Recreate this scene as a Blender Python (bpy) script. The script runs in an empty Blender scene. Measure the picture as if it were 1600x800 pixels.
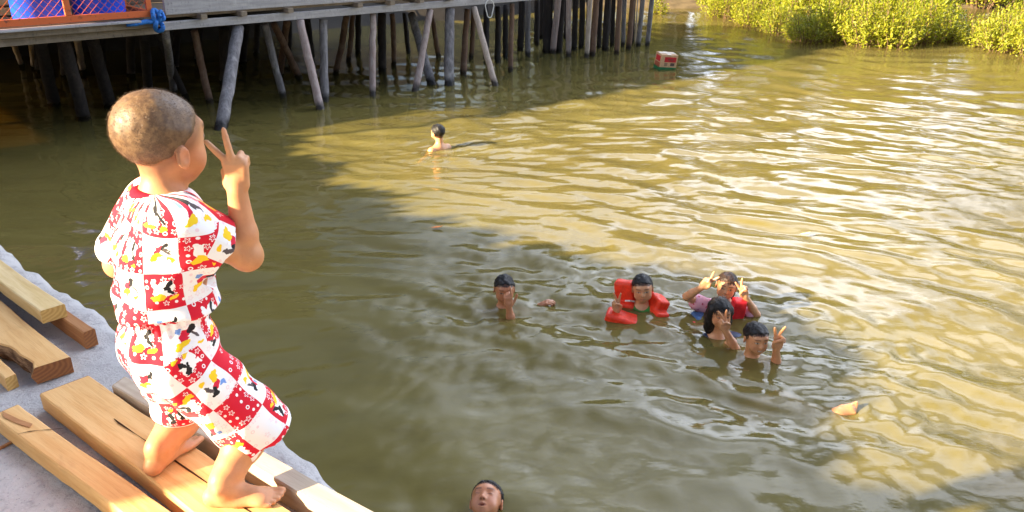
import bpy, math, random
import numpy as np
from mathutils import Vector, Matrix

random.seed(7)
rng = np.random.default_rng(7)
R = math.radians
SC = bpy.context.scene
COL = SC.collection

# ------------------------------------------------------------------ camera
TH = R(22.66)
CAM = np.array([0.0, 0.0, 2.3])
FPX = 1250.0
CT, ST = math.cos(TH), math.sin(TH)
cam_d = bpy.data.cameras.new('camera')
cam_d.sensor_width = 36.0
cam_d.lens = FPX / 1600 * 36.0
cam_d.clip_end = 2000
cam_d.clip_start = 0.05
cam = bpy.data.objects.new('camera', cam_d)
cam.location = CAM
cam.rotation_euler = (R(90) - TH, 0, 0)
COL.objects.link(cam)
SC.camera = cam


def ray(px, py):
    xc, yc = (px - 800) / FPX, (400 - py) / FPX
    return np.array([xc, CT + yc * ST, -ST + yc * CT])


def onz(px, py, z=0.0):
    d = ray(px, py)
    return CAM + d * ((z - CAM[2]) / d[2])


def ony(px, py, Y):
    d = ray(px, py)
    return CAM + d * (Y / d[1])


def proj(p):
    p = np.asarray(p, float) - CAM
    z = p[1] * CT - p[2] * ST
    return 800 + FPX * p[0] / z, 400 - FPX * (p[1] * ST + p[2] * CT) / z


def nrm(v):
    v = np.asarray(v, float)
    return v / (np.linalg.norm(v) + 1e-12)


# ------------------------------------------------------------------ objects
BASE = {}


def tag(o, label=None, cat=None, group=None, kind=None):
    if label: o['label'] = label
    if cat: o['category'] = cat
    if group: o['group'] = group
    if kind: o['kind'] = kind
    return o


def empty(name, loc):
    o = bpy.data.objects.new(name, None)
    o.empty_display_size = 0.1
    o.location = Vector([float(c) for c in loc])
    COL.objects.link(o)
    BASE[o.name] = np.array(loc, float)
    return o


def mk(name, verts, faces, mat=None, parent=None, base=None, smooth=False, mats=None, fmat=None):
    """links one mesh object; verts in world coordinates, faces list or (n,k) array"""
    verts = np.asarray(verts, float).reshape(-1, 3)
    if parent is not None:
        pb = BASE[parent.name]
        b = pb
    else:
        b = np.array(base, float) if base is not None else np.zeros(3)
    me = bpy.data.meshes.new(name)
    v = (verts - b).astype(np.float32)
    if isinstance(faces, np.ndarray):
        n, k = faces.shape
        me.vertices.add(len(v)); me.vertices.foreach_set('co', v.ravel())
        me.loops.add(n * k); me.loops.foreach_set('vertex_index', faces.astype(np.int32).ravel())
        me.polygons.add(n)
        me.polygons.foreach_set('loop_start', np.arange(0, n * k, k, dtype=np.int32))
        me.polygons.foreach_set('loop_total', np.full(n, k, dtype=np.int32))
        me.update(calc_edges=True)
    else:
        me.from_pydata([tuple(map(float, q)) for q in v], [], faces)
    if smooth:
        me.polygons.foreach_set('use_smooth', np.ones(len(me.polygons), dtype=bool))
    for m in (mats or ([mat] if mat else [])):
        me.materials.append(m)
    if fmat is not None:
        me.polygons.foreach_set('material_index', np.asarray(fmat, dtype=np.int32))
    me.update()
    o = bpy.data.objects.new(name, me)
    COL.objects.link(o)
    if parent is not None:
        o.parent = parent
    else:
        o.location = Vector([float(c) for c in b])
    BASE[o.name] = b
    return o


def set_col(o, cols, name='Col'):
    me = o.data
    a = me.color_attributes.new(name, 'FLOAT_COLOR', 'POINT')
    c = np.ones((len(me.vertices), 4), np.float32)
    c[:, :3] = cols
    a.data.foreach_set('color', c.ravel())


class MB:
    """collects shapes of ONE mesh"""
    def __init__(self):
        self.v, self.f = [], []

    def add(self, v, f):
        n = len(self.v)
        self.v += [tuple(map(float, p)) for p in v]
        self.f += [tuple(i + n for i in q) for q in f]

    def box(self, c, sx, sy, sz, ax=(1, 0, 0), ay=(0, 1, 0), az=(0, 0, 1), bev=0.0):
        ax, ay, az, c = nrm(ax), nrm(ay), nrm(az), np.asarray(c, float)
        hx, hy, hz = sx / 2, sy / 2, sz / 2
        if bev <= 0:
            P = [c + ax * hx * i + ay * hy * j + az * hz * k for k in (-1, 1) for j in (-1, 1) for i in (-1, 1)]
            F = [(0, 2, 3, 1), (4, 5, 7, 6), (0, 1, 5, 4), (2, 6, 7, 3), (0, 4, 6, 2), (1, 3, 7, 5)]
            self.add(P, F)
            return
        b = min(bev, hx * .9, hy * .9, hz * .9)
        import bmesh
        bm = bmesh.new()
        bmesh.ops.create_cube(bm, size=1.0)
        for w in bm.verts:
            w.co = Vector((w.co.x * sx, w.co.y * sy, w.co.z * sz))
        bmesh.ops.bevel(bm, geom=bm.edges[:], offset=b, segments=2, profile=.6, affect='EDGES')
        bm.verts.index_update()
        P = [c + ax * w.co.x + ay * w.co.y + az * w.co.z for w in bm.verts]
        F = [tuple(w.index for w in f.verts) for f in bm.faces]
        bm.free()
        self.add(P, F)

    def tube(self, pts, rad, n=10, cap=True, wob=0.0, seed=0):
        pts = [np.asarray(p, float) for p in pts]
        m = len(pts)
        if np.isscalar(rad): rad = [rad] * m
        rr = np.random.default_rng(seed)
        V, F = [], []
        up = None
        for i, p in enumerate(pts):
            t = nrm(pts[min(i + 1, m - 1)] - pts[max(i - 1, 0)])
            if up is None:
                up = np.cross(t, (0.31, 0.91, 0.27)) if abs(t[0]) < .9 else np.cross(t, (0, 1, 0))
            a = nrm(up - t * np.dot(up, t)); b = np.cross(t, a); up = a
            for k in range(n):
                g = 2 * math.pi * k / n
                q = rad[i] * (1 + (rr.uniform(-wob, wob) if wob else 0))
                V.append(p + (a * math.cos(g) + b * math.sin(g)) * q)
        for i in range(m - 1):
            for k in range(n):
                k2 = (k + 1) % n
                F.append((i * n + k, i * n + k2, (i + 1) * n + k2, (i + 1) * n + k))
        if cap:
            F.append(tuple(range(n))[::-1]); F.append(tuple((m - 1) * n + k for k in range(n)))
        self.add(V, F)

    def build(self, name, mat, parent=None, base=None, smooth=False):
        o = mk(name, self.v, self.f, mat, parent, base, smooth)
        return o


# ------------------------------------------------------------------ node helpers
class X:
    def __init__(s, nt, sock): s.nt, s.s = nt, sock
    def _m(s, op, *a):
        n = s.nt.nodes.new('ShaderNodeMath'); n.operation = op
        for i, q in enumerate((s,) + a):
            if isinstance(q, X): s.nt.links.new(q.s, n.inputs[i])
            else: n.inputs[i].default_value = q
        return X(s.nt, n.outputs[0])
    def __add__(s, o): return s._m('ADD', o)
    def __sub__(s, o): return s._m('SUBTRACT', o)
    def __mul__(s, o): return s._m('MULTIPLY', o)
    def __truediv__(s, o): return s._m('DIVIDE', o)
    def fl(s): return s._m('FLOOR')
    def fr(s): return s._m('FRACT')
    def abs(s): return s._m('ABSOLUTE')
    def sin(s): return s._m('SINE')
    def cos(s): return s._m('COSINE')
    def sqrt(s): return s._m('SQRT')
    def atan2(s, o): return s._m('ARCTAN2', o)
    def lt(s, o): return s._m('LESS_THAN', o)
    def gt(s, o): return s._m('GREATER_THAN', o)
    def mx(s, o): return s._m('MAXIMUM', o)
    def mn(s, o): return s._m('MINIMUM', o)
    def mod(s, o): return s._m('FLOORED_MODULO', o)
    def pw(s, o): return s._m('POWER', o)
    def inv(s): return s * -1.0 + 1.0
    def ss(s, a, b):
        n = s.nt.nodes.new('ShaderNodeMapRange'); n.interpolation_type = 'SMOOTHSTEP'
        s.nt.links.new(s.s, n.inputs[0]); n.inputs[1].default_value = a; n.inputs[2].default_value = b
        return X(s.nt, n.outputs[0])


class M:
    """small material builder"""
    def __init__(s, name, rough=.6, spec=.4):
        s.m = bpy.data.materials.new(name); s.m.use_nodes = True
        s.nt = s.m.node_tree
        s.b = s.nt.nodes['Principled BSDF']
        s.b.inputs['Roughness'].default_value = rough
        s.b.inputs['Specular IOR Level'].default_value = spec
        s.out = s.nt.nodes['Material Output']
    def node(s, t): return s.nt.nodes.new(t)
    def link(s, a, b):
        s.nt.links.new(a.s if isinstance(a, X) else a, b)
    def coord(s, kind='Object'):
        return s.node('ShaderNodeTexCoord').outputs[kind]
    def mapping(s, vec, scale=(1, 1, 1), rot=(0, 0, 0), loc=(0, 0, 0)):
        n = s.node('ShaderNodeMapping'); s.link(vec, n.inputs[0])
        n.inputs['Scale'].default_value = scale; n.inputs['Rotation'].default_value = rot; n.inputs['Location'].default_value = loc
        return n.outputs[0]
    def noise(s, vec, scale, detail=4, rough=.55, dist=0.0, col=False):
        n = s.node('ShaderNodeTexNoise'); s.link(vec, n.inputs['Vector'])
        n.inputs['Scale'].default_value = scale; n.inputs['Detail'].default_value = detail
        n.inputs['Roughness'].default_value = rough; n.inputs['Distortion'].default_value = dist
        return X(s.nt, n.outputs['Color' if col else 'Fac'])
    def voro(s, vec, scale, feature='F1'):
        n = s.node('ShaderNodeTexVoronoi'); n.feature = feature; s.link(vec, n.inputs['Vector'])
        n.inputs['Scale'].default_value = scale
        return n
    def wnoise(s, vec):
        n = s.node('ShaderNodeTexWhiteNoise'); n.noise_dimensions = '3D'; s.link(vec, n.inputs['Vector'])
        return n
    def sep(s, vec):
        n = s.node('ShaderNodeSeparateXYZ'); s.link(vec, n.inputs[0])
        return [X(s.nt, n.outputs[i]) for i in range(3)]
    def comb(s, x, y, z=0.0):
        n = s.node('ShaderNodeCombineXYZ')
        for i, q in enumerate((x, y, z)):
            if isinstance(q, X): s.link(q, n.inputs[i])
            else: n.inputs[i].default_value = q
        return n.outputs[0]
    def mix(s, f, a, b, mode='MIX'):
        n = s.node('ShaderNodeMix'); n.data_type = 'RGBA'; n.blend_type = mode
        for i, q in ((0, f), (6, a), (7, b)):
            if isinstance(q, X): s.link(q, n.inputs[i])
            elif hasattr(q, 'is_linked'): s.link(q, n.inputs[i])
            elif isinstance(q, (tuple, list)): n.inputs[i].default_value = tuple(q) + (1,) if len(q) == 3 else tuple(q)
            else: n.inputs[i].default_value = q
        return X(s.nt, n.outputs[2])
    def ramp(s, f, stops):
        n = s.node('ShaderNodeValToRGB'); s.link(f, n.inputs[0])
        e = n.color_ramp.elements
        while len(e) < len(stops): e.new(.5)
        for q, (p, c) in zip(e, stops):
            q.position = p; q.color = tuple(c) + (1,)
        return X(s.nt, n.outputs[0])
    def base(s, c):
        if isinstance(c, tuple): s.b.inputs['Base Color'].default_value = c + (1,)
        else: s.link(c, s.b.inputs['Base Color'])
    def bump(s, h, strength=.3, dist=.01, normal=None):
        n = s.node('ShaderNodeBump'); n.inputs['Strength'].default_value = strength; n.inputs['Distance'].default_value = dist
        s.link(h, n.inputs['Height'])
        if normal is not None: s.link(normal, n.inputs['Normal'])
        s.link(n.outputs[0], s.b.inputs['Normal'])
        return n.outputs[0]
# ------------------------------------------------------------------ implicit surfaces -> one continuous mesh
class Frame:
    def __init__(s, o, x, y, z, sc=1.0):
        s.o = np.asarray(o, float); s.M = np.array([nrm(x), nrm(y), nrm(z)]); s.sc = sc
    def p(s, x, y, z): return s.o + s.sc * (np.array([x, y, z]) @ s.M)
    def local(s, P): return ((P - s.o) @ s.M.T) / s.sc


WORLD = Frame((0, 0, 0), (1, 0, 0), (0, 1, 0), (0, 0, 1))


def cone(a, b, r1, r2, k=.02, sub=False):
    return dict(t='c', a=np.asarray(a, float), b=np.asarray(b, float), r1=r1, r2=r2, k=k, sub=sub)


def ball(c, r, k=.02, sub=False, fr=WORLD, loc=None):
    r = np.array([r, r, r] if np.isscalar(r) else r, float)
    if loc is not None:
        c = fr.p(*loc); r = r * fr.sc
    return dict(t='e', c=np.asarray(c, float), r=r, M=fr.M, k=k, sub=sub)


def rbox(c, h, rd, M, k=.02, sub=False):
    return dict(t='b', c=np.asarray(c, float), r=np.array(h, float), rd=rd, M=np.array(M), k=k, sub=sub)


def half(p, n, k=.005):
    """keep the side opposite to n"""
    return dict(t='h', p=np.asarray(p, float), n=nrm(n), k=k, sub=False)


def op_bb(o):
    if o['t'] == 'c':
        r = max(o['r1'], o['r2'])
        return np.minimum(o['a'], o['b']) - r, np.maximum(o['a'], o['b']) + r
    if o['t'] == 'h': return None
    r = o['r'] + o.get('rd', 0)
    e = np.abs(o['M'].T) @ r
    return o['c'] - e, o['c'] + e


def op_d(o, Xg, Yg, Zg):
    if o['t'] == 'c':
        a, ab = o['a'], o['b'] - o['a']
        L2 = max(ab @ ab, 1e-12)
        x, y, z = Xg - a[0], Yg - a[1], Zg - a[2]
        t = np.clip((x * ab[0] + y * ab[1] + z * ab[2]) / L2, 0, 1)
        return np.sqrt((x - t * ab[0]) ** 2 + (y - t * ab[1]) ** 2 + (z - t * ab[2]) ** 2) - (o['r1'] + (o['r2'] - o['r1']) * t)
    if o['t'] == 'h':
        p, n = o['p'], o['n']
        return (Xg - p[0]) * n[0] + (Yg - p[1]) * n[1] + (Zg - p[2]) * n[2]
    c, Mx, r = o['c'], o['M'], o['r']
    x, y, z = Xg - c[0], Yg - c[1], Zg - c[2]
    q = [Mx[i, 0] * x + Mx[i, 1] * y + Mx[i, 2] * z for i in range(3)]
    if o['t'] == 'e':
        k0 = np.sqrt(sum((q[i] / r[i]) ** 2 for i in range(3)))
        k1 = np.sqrt(sum((q[i] / r[i] ** 2) ** 2 for i in range(3))) + 1e-9
        return k0 * (k0 - 1) / k1
    d = [np.abs(q[i]) - r[i] for i in range(3)]
    out = np.sqrt(sum(np.maximum(e, 0) ** 2 for e in d))
    return out + np.minimum(np.maximum(np.maximum(d[0], d[1]), d[2]), 0) - o['rd']


def grid_eval(ops, h, pad=.03, disp=None, clip=None):
    bbs = [op_bb(o) for o in ops if not o['sub'] and op_bb(o) is not None]
    lo = np.min([b[0] for b in bbs], 0) - pad
    hi = np.max([b[1] for b in bbs], 0) + pad
    if clip is not None:
        lo = np.maximum(lo, clip[0]); hi = np.minimum(hi, clip[1])
    n = np.ceil((hi - lo) / h).astype(int) + 1
    ax = [(lo[i] + h * np.arange(n[i])).astype(np.float32) for i in range(3)]
    V = np.full(n, .2, np.float32)
    for o in ops:
        k = o['k']
        bb = op_bb(o)
        if bb is None:
            sl = (slice(None),) * 3
        else:
            m = k + 4 * h
            i0 = np.clip(np.floor((bb[0] - m - lo) / h).astype(int), 0, n)
            i1 = np.clip(np.ceil((bb[1] + m - lo) / h).astype(int) + 1, 0, n)
            if np.any(i1 <= i0): continue
            sl = tuple(slice(i0[i], i1[i]) for i in range(3))
        Xg = ax[0][sl[0]][:, None, None]; Yg = ax[1][sl[1]][None, :, None]; Zg = ax[2][sl[2]][None, None, :]
        d = op_d(o, Xg, Yg, Zg).astype(np.float32)
        a = V[sl]
        if o['sub']:
            d = -d
        if o['sub'] or o['t'] == 'h':
            hh = np.maximum(k - np.abs(a - d), 0) / max(k, 1e-6)
            V[sl] = np.maximum(a, d) + hh * hh * k * .25
        else:
            hh = np.maximum(k - np.abs(a - d), 0) / max(k, 1e-6)
            V[sl] = np.minimum(a, d) - hh * hh * k * .25
    if disp is not None:
        V += disp(ax[0][:, None, None], ax[1][None, :, None], ax[2][None, None, :]).astype(np.float32)
    return V, lo, h


CORN = np.array([(i, j, k) for i in (0, 1) for j in (0, 1) for k in (0, 1)])
EDG = [(a, b) for a in range(8) for b in range(a + 1, 8) if np.abs(CORN[a] - CORN[b]).sum() == 1]


def nets(V, lo, h):
    s = V < 0
    nx, ny, nz = V.shape
    cnt = np.zeros((nx - 1, ny - 1, nz - 1), np.uint8)
    for c in CORN:
        cnt += s[c[0]:nx - 1 + c[0], c[1]:ny - 1 + c[1], c[2]:nz - 1 + c[2]]
    mask = (cnt > 0) & (cnt < 8)
    cells = np.argwhere(mask)
    idx = np.full(mask.shape, -1, np.int32)
    idx[mask] = np.arange(len(cells))
    acc = np.zeros((len(cells), 3)); num = np.zeros(len(cells))
    cv = [V[cells[:, 0] + c[0], cells[:, 1] + c[1], cells[:, 2] + c[2]] for c in CORN]
    for a, b in EDG:
        va, vb = cv[a], cv[b]
        cr = (va < 0) != (vb < 0)
        t = np.where(cr, va / np.where(cr, va - vb, 1), 0)
        pos = CORN[a] + (CORN[b] - CORN[a]) * t[:, None]
        acc += np.where(cr[:, None], pos, 0); num += cr
    verts = lo + h * (cells + acc / num[:, None])
    quads = []
    for ax in range(3):
        u, w = (ax + 1) % 3, (ax + 2) % 3
        sl0 = [slice(None)] * 3; sl1 = [slice(None)] * 3
        sl0[ax] = slice(0, -1); sl1[ax] = slice(1, None)
        for q in (u, w):
            sl0[q] = slice(1, -1); sl1[q] = slice(1, -1)
        ch = s[tuple(sl0)] != s[tuple(sl1)]
        e = np.argwhere(ch)
        if not len(e): continue
        e[:, u] += 1; e[:, w] += 1
        st = s[e[:, 0], e[:, 1], e[:, 2]]
        def cell(du, dw):
            c = e.copy(); c[:, u] -= du; c[:, w] -= dw
            return idx[c[:, 0], c[:, 1], c[:, 2]]
        q = np.stack([cell(1, 1), cell(0, 1), cell(0, 0), cell(1, 0)], 1)
        q[~st] = q[~st][:, ::-1]
        quads.append(q)
    F = np.concatenate(quads) if quads else np.zeros((0, 4), int)
    F = F[(F >= 0).all(1)]
    return verts, F


def relax(v, F, n=2, lam=.5):
    """light Laplacian smoothing over quad edges"""
    e = np.concatenate([F[:, [0, 1]], F[:, [1, 2]], F[:, [2, 3]], F[:, [3, 0]]])
    for _ in range(n):
        acc = np.zeros_like(v); c = np.zeros(len(v))
        for k in range(3):
            acc[:, k] = np.bincount(e[:, 0], v[e[:, 1], k], len(v)) + np.bincount(e[:, 1], v[e[:, 0], k], len(v))
        c = np.bincount(e[:, 0], minlength=len(v)) + np.bincount(e[:, 1], minlength=len(v))
        v = v + lam * (acc / np.maximum(c, 1)[:, None] - v)
    return v


def solid(ops, h, disp=None, rel=2, clip=None):
    V, lo, h = grid_eval(ops, h, disp=disp, clip=clip)
    v, F = nets(V, lo, h)
    if rel: v = relax(v, F, rel)
    return v, F


def snoise(P, f, seed=0):
    """cheap smooth noise on points (n,3) in about -1..1"""
    r = np.random.default_rng(seed)
    out = 0
    for i in range(6):
        d = r.normal(size=3); d = d / np.linalg.norm(d) * f * r.uniform(.6, 1.5)
        out = out + np.sin(P @ d + r.uniform(0, 6.28))
    return out / 3.0
# ------------------------------------------------------------------ materials
def mat_wood_fresh(name, c1, c2, dark, ax='X'):
    m = M(name, .62, .3)
    co = m.coord('Object')
    oi = m.node('ShaderNodeObjectInfo')
    add = m.node('ShaderNodeVectorMath'); add.operation = 'ADD'
    m.link(co, add.inputs[0]); m.link(oi.outputs['Location'], add.inputs[1])
    st = m.mapping(add.outputs[0], (2.0, 26, 26))
    g = m.noise(st, 1.6, 6, .6, .6)
    fine = m.noise(m.mapping(add.outputs[0], (9, 190, 190)), 1.5, 3, .6)
    blot = m.noise(m.mapping(add.outputs[0], (3, 8, 8)), 1.3, 4, .6, .8)
    c = m.mix(g.ss(.35, .68), c1, c2)
    c = m.mix(blot.ss(.55, .8) * .42, c, dark)
    c = m.mix(fine.ss(.52, .75) * .3, c, dark)
    scuff = m.noise(m.mapping(add.outputs[0], (14, 18, 18)), 2.2, 5, .7)
    c = m.mix(scuff.ss(.62, .78) * .25, c, tuple(min(1, q * 1.3) for q in c1))
    m.base(c)
    m.bump(g * .5 + fine * .5, .35, .004)
    return m.m


WOOD_A = mat_wood_fresh('fresh_sawn_wood', (.70, .43, .18), (.62, .34, .12), (.33, .14, .04))
WOOD_PALE = mat_wood_fresh('pale_sawn_wood', (.72, .54, .28), (.62, .43, .18), (.42, .22, .07))
WOOD_RED = mat_wood_fresh('reddish_sawn_wood', (.42, .20, .08), (.33, .14, .05), (.16, .05, .02))
WOOD_GREY = mat_wood_fresh('pale_dry_wood', (.50, .41, .31), (.42, .33, .24), (.28, .21, .15))


def mat_end(name, c1, c2):
    m = M(name, .75, .2)
    w = m.node('ShaderNodeTexWave'); w.wave_type = 'RINGS'
    co = m.coord('Object')
    m.link(m.mapping(co, (1, 1, 1)), w.inputs[0]); w.inputs['Scale'].default_value = 28
    w.inputs['Distortion'].default_value = 5; w.inputs['Detail'].default_value = 3
    n = m.noise(co, 90, 4)
    m.base(m.mix(X(m.nt, w.outputs['Fac']) * .6 + n * .4, c1, c2))
    return m.m


END_RED = mat_end('sawn_end_grain', (.30, .12, .04), (.16, .06, .025))
END_PALE = mat_end('pale_end_grain', (.58, .38, .13), (.38, .21, .06))
m = M('plank_bark', .9, .1)
co = m.coord('Object'); n1 = m.noise(m.mapping(co, (4, 30, 30)), 2, 6, .7)
m.base(m.mix(n1.ss(.35, .65), (.10, .05, .03), (.36, .22, .12))); m.bump(n1, .8, .012)
BARK = m.m


def mat_weather(name, c1, c2, c3, wet=False, sc=1.0, axis=(10, 10, 1.2)):
    m = M(name, .85, .2)
    co = m.coord('Object')
    oi = m.node('ShaderNodeObjectInfo')
    add = m.node('ShaderNodeVectorMath'); add.operation = 'ADD'
    m.link(co, add.inputs[0]); m.link(oi.outputs['Random'], add.inputs[1])
    g = m.noise(m.mapping(add.outputs[0], axis), 3 * sc, 6, .65, .5)
    b = m.noise(m.mapping(add.outputs[0], (3, 3, 2)), 2.2 * sc, 5, .7)
    c = m.mix(g.ss(.3, .7), c1, c2)
    c = m.mix(b.ss(.5, .72) * .7, c, c3)
    if wet:
        z = m.sep(m.coord('Object'))[2]
        jit = m.noise(co, 14, 3) * .10
        w = (z + jit).ss(.10, .19).inv()
        c = m.mix(w * .93, c, (.012, .010, .008))
        ro = m.mix(w, (.85,) * 3, (.25,) * 3)
        m.link(ro, m.b.inputs['Roughness'])
    pk = m.noise(m.mapping(add.outputs[0], (22, 22, 7)), 2.0, 4, .75)
    c = m.mix(pk.ss(.56, .70) * .55, c, tuple(q * .35 for q in c2))
    m.base(c)
    m.bump(g * .6 + b * .2 + pk * .3, .8, .014)
    return m.m


POST_BLUE = mat_weather('weathered_bluish_timber', (.27, .255, .265), (.14, .125, .13), (.46, .43, .41), True)
POST_PINK = mat_weather('weathered_pinkish_timber', (.42, .34, .32), (.30, .22, .20), (.50, .44, .40), True)
POST_BROWN = mat_weather('weathered_brown_timber', (.20, .12, .08), (.13, .08, .06), (.28, .20, .15), True)
POST_DARK = mat_weather('dark_timber', (.045, .036, .033), (.025, .022, .022), (.07, .056, .05), True)  # near-black tone, used mostly for the inner posts
POST_PALE = mat_weather('bleached_and_sunlit_timber', (.52, .43, .36), (.38, .30, .25), (.60, .53, .46), True)
BOARD = mat_weather('grey_weathered_board', (.46, .44, .44), (.33, .31, .32), (.54, .52, .51), False, 1.0, (1.2, 1.2, 14))
BOARD_BROWN = mat_weather('brown_weathered_board', (.30, .24, .18), (.20, .16, .12), (.38, .31, .25), False, 1.0, (1.2, 1.2, 14))
WALLW = mat_weather('dark_plank_wall', (.20, .14, .10), (.13, .09, .06), (.25, .20, .16), False, .6, (8, 8, .6))
m = M('rusty_iron_roof', .6, .4)
n1 = m.noise(m.coord('Object'), 3, 6, .7)
m.base(m.mix(n1.ss(.4, .62), (.30, .29, .28), (.22, .09, .04)))
ROOF = m.m


def simple(name, c, rough=.5, spec=.4, var=.12, sc=12, bump=0.0, metal=0.0):
    m = M(name, rough, spec)
    n = m.noise(m.coord('Object'), sc, 5, .6)
    m.base(m.mix(n.ss(.3, .7), tuple(q * (1 - var) for q in c), tuple(min(1, q * (1 + var)) for q in c)))
    m.b.inputs['Metallic'].default_value = metal
    if bump: m.bump(n, bump, .01)
    return m.m


def mat_paint_rust(name, c, rust):
    m = M(name, .5, .4)
    n = m.noise(m.coord('Object'), 16, 6, .7)
    m.base(m.mix(n.ss(.56, .68), c, rust)); m.bump(n, .2, .004)
    return m.m


ORANGE = mat_paint_rust('orange_painted_steel', (.62, .13, .035), (.22, .06, .03))
BLUE_DRUM = simple('blue_plastic', (.010, .085, .72), .35, .5, .25, 5)
BLUE_ROPE = simple('blue_painted_rope', (.03, .16, .50), .6, .3, .3, 40, .4)
VEST = simple('orange_red_nylon', (.82, .045, .015), .45, .4, .15, 30, .35)
RED_VEST = simple('red_nylon', (.70, .02, .03), .5, .35, .15, 30, .35)
STRAP = simple('white_webbing', (.75, .74, .72), .7, .2)
GREEN_SHIRT = simple('green_wet_cloth', (.035, .20, .03), .5, .35, .25, 40, .3)
BLUE_CLOTH = simple('blue_wet_cloth', (.06, .14, .32), .5, .35, .25, 40, .3)
NAVY_CLOTH = simple('navy_wet_cloth', (.03, .045, .10), .5, .35, .25, 40, .3)
COLLAR = simple('dark_red_ribbed_cotton', (.42, .012, .03), .85, .1, .2, 60, .3)
m = M('pink_patterned_cloth', .55, .3)
v = m.voro(m.coord('Object'), 30)
d = X(m.nt, v.outputs['Distance'])
m.base(m.mix(d.ss(.22, .3), (.55, .08, .16), (.78, .40, .50)))
PINK_SHIRT = m.m

# skin: colour comes from the body's own colour attribute
def mat_skin(name, rough, spec):
    m = M(name, rough, spec)
    a = m.node('ShaderNodeVertexColor'); a.layer_name = 'Col'
    n = m.noise(m.coord('Object'), 40, 5, .6)
    n2 = m.noise(m.coord('Object'), 13, 4, .6)
    n3 = m.noise(m.coord('Object'), 130, 3, .6)
    c = m.mix(n.ss(.3, .7) * .26, a.outputs['Color'], (.32, .10, .05))
    c = m.mix(n2.ss(.45, .7) * .22, c, (.62, .24, .14))
    c = m.mix(n3.ss(.62, .75) * .18, c, (.22, .09, .05))
    m.base(c)
    m.bump(m.noise(m.coord('Object'), 260, 3), .12, .002)
    m.b.inputs['Subsurface Weight'].default_value = .12
    m.b.inputs['Subsurface Radius'].default_value = (.012, .005, .003)
    return m.m


SKIN = mat_skin('dry_skin', .5, .35)
SKIN_WET = mat_skin('wet_skin', .34, .5)
HAIR = simple('black_wet_hair', (.012, .010, .010), .48, .35, .4, 60, .5)
HAIR_GIRL = simple('dark_brown_wet_hair', (.035, .018, .012), .48, .35, .5, 50, .5)
m = M('buzz_cut_hair', .5, .4)
n1 = m.noise(m.coord('Object'), 60, 5, .7)
m.base(m.mix(n1.ss(.35, .65), (.090, .047, .022), (.170, .098, .046)))
BUZZ = m.m


# printed cotton: checker of red and white squares with stars, dots, rings and loose yellow/black shapes
def mat_print():
    m = M('printed_red_white_cotton', .8, .15)
    uv = m.node('ShaderNodeUVMap'); uv.uv_map = 'UVMap'
    wob = m.noise(m.coord('Object'), 9, 2, .5, 0, True)
    sx, sy, sz = m.sep(wob.s)
    u, v, _ = m.sep(uv.outputs[0])
    u = u + (sx - .5) * .012; v = v + (sy - .5) * .012
    S = .081
    cu, cv = (u / S), (v / S)
    iu, iv = cu.fl(), cv.fl()
    par = (iu + iv).mod(2.0).gt(.5)                       # 1 = red square
    wn = m.wnoise(m.comb(iu, iv, 3.0))
    r1, r2, r3 = m.sep(wn.outputs['Color'])
    col = m.mix(par, (.82, .80, .79), (.62, .012, .03))
    # small motifs
    def motifs(s, seed, thr, col, c_red, c_white):
        a, b = (u / s), (v / s)
        ia, ib = a.fl(), b.fl()
        w = m.wnoise(m.comb(ia, ib, seed))
        q1, q2, q3 = m.sep(w.outputs['Color'])
        x = (a.fr() - .5 + (q1 - .5) * .3) * s; y = (b.fr() - .5 + (q2 - .5) * .3) * s
        r = (x * x + y * y).sqrt(); an = y.atan2(x) + q3 * 6.0
        star = (r - ((an * 5.0).cos() * .0017 + s * .24)).abs().lt(.0010)
        ring = (r - s * .2).abs().lt(.0011)
        dot = r.lt(s * .2)
        k1 = q3.gt(thr) * q3.lt(thr + (1 - thr) * .6); k2 = q3.gt(thr + (1 - thr) * .6) * q3.lt(thr + (1 - thr) * .78); k3 = q3.gt(thr + (1 - thr) * .78)
        f = (star * k1).mx(ring * k2).mx(dot * k3)
        return m.mix(f, col, m.mix(par, c_white, c_red))
    col = motifs(.0175, 11.0, .30, col, (.85, .80, .80), (.80, .62, .64))
    # big loose shapes, one cluster per square
    x = (cu.fr() - .5 + (r1 - .5) * .2); y = (cv.fr() - .5 + (r2 - .5) * .2)
    wn2 = m.noise(m.comb(u, v, 0.0), 60, 2, .5, 0, True)
    wx, wy, _ = m.sep(wn2.s)
    xw = x + (wx - .5) * .30; yw = y + (wy - .5) * .30
    def ell(cx, cy, ax, ay, rot):
        c, s_ = math.cos(rot), math.sin(rot)
        dx, dy = xw - cx, yw - cy
        p = (dx * c + dy * s_) / ax; q = (dy * c - dx * s_) / ay
        return (p * p + q * q).lt(1.0)
    show = r3.gt(.16)
    for (cx, cy, ax, ay, rot, cr, cw) in (
            (.02, .05, .30, .20, .5, (.86, .84, .82), (.86, .84, .82)),
            (-.05, .03, .20, .10, 1.0, (.86, .84, .82), (.62, .02, .05)),
            (-.14, -.18, .20, .09, .35, (.85, .55, .02), (.85, .55, .02)),
            (.12, .16, .15, .075, .9, (.02, .018, .02), (.02, .018, .02)),
            (.20, -.02, .13, .06, 2.2, (.02, .018, .02), (.10, .08, .08)),
            (-.20, .18, .07, .11, .3, (.86, .84, .82), (.16, .30, .68)),
            (.22, -.24, .10, .05, .2, (.85, .55, .02), (.85, .55, .02))):
        col = m.mix(ell(cx, cy, ax, ay, rot) * show, col, m.mix(par, cw, cr))
    m.base(col)
    n = m.noise(m.coord('Object'), 22, 4, .6, .6)
    t = m.noise(m.coord('Object'), 420, 2)
    m.bump(n * .9 + t * .1, .25, .008)
    m.b.inputs['Sheen Weight'].default_value = .1
    return m.m


PRINT = mat_print()

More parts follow.
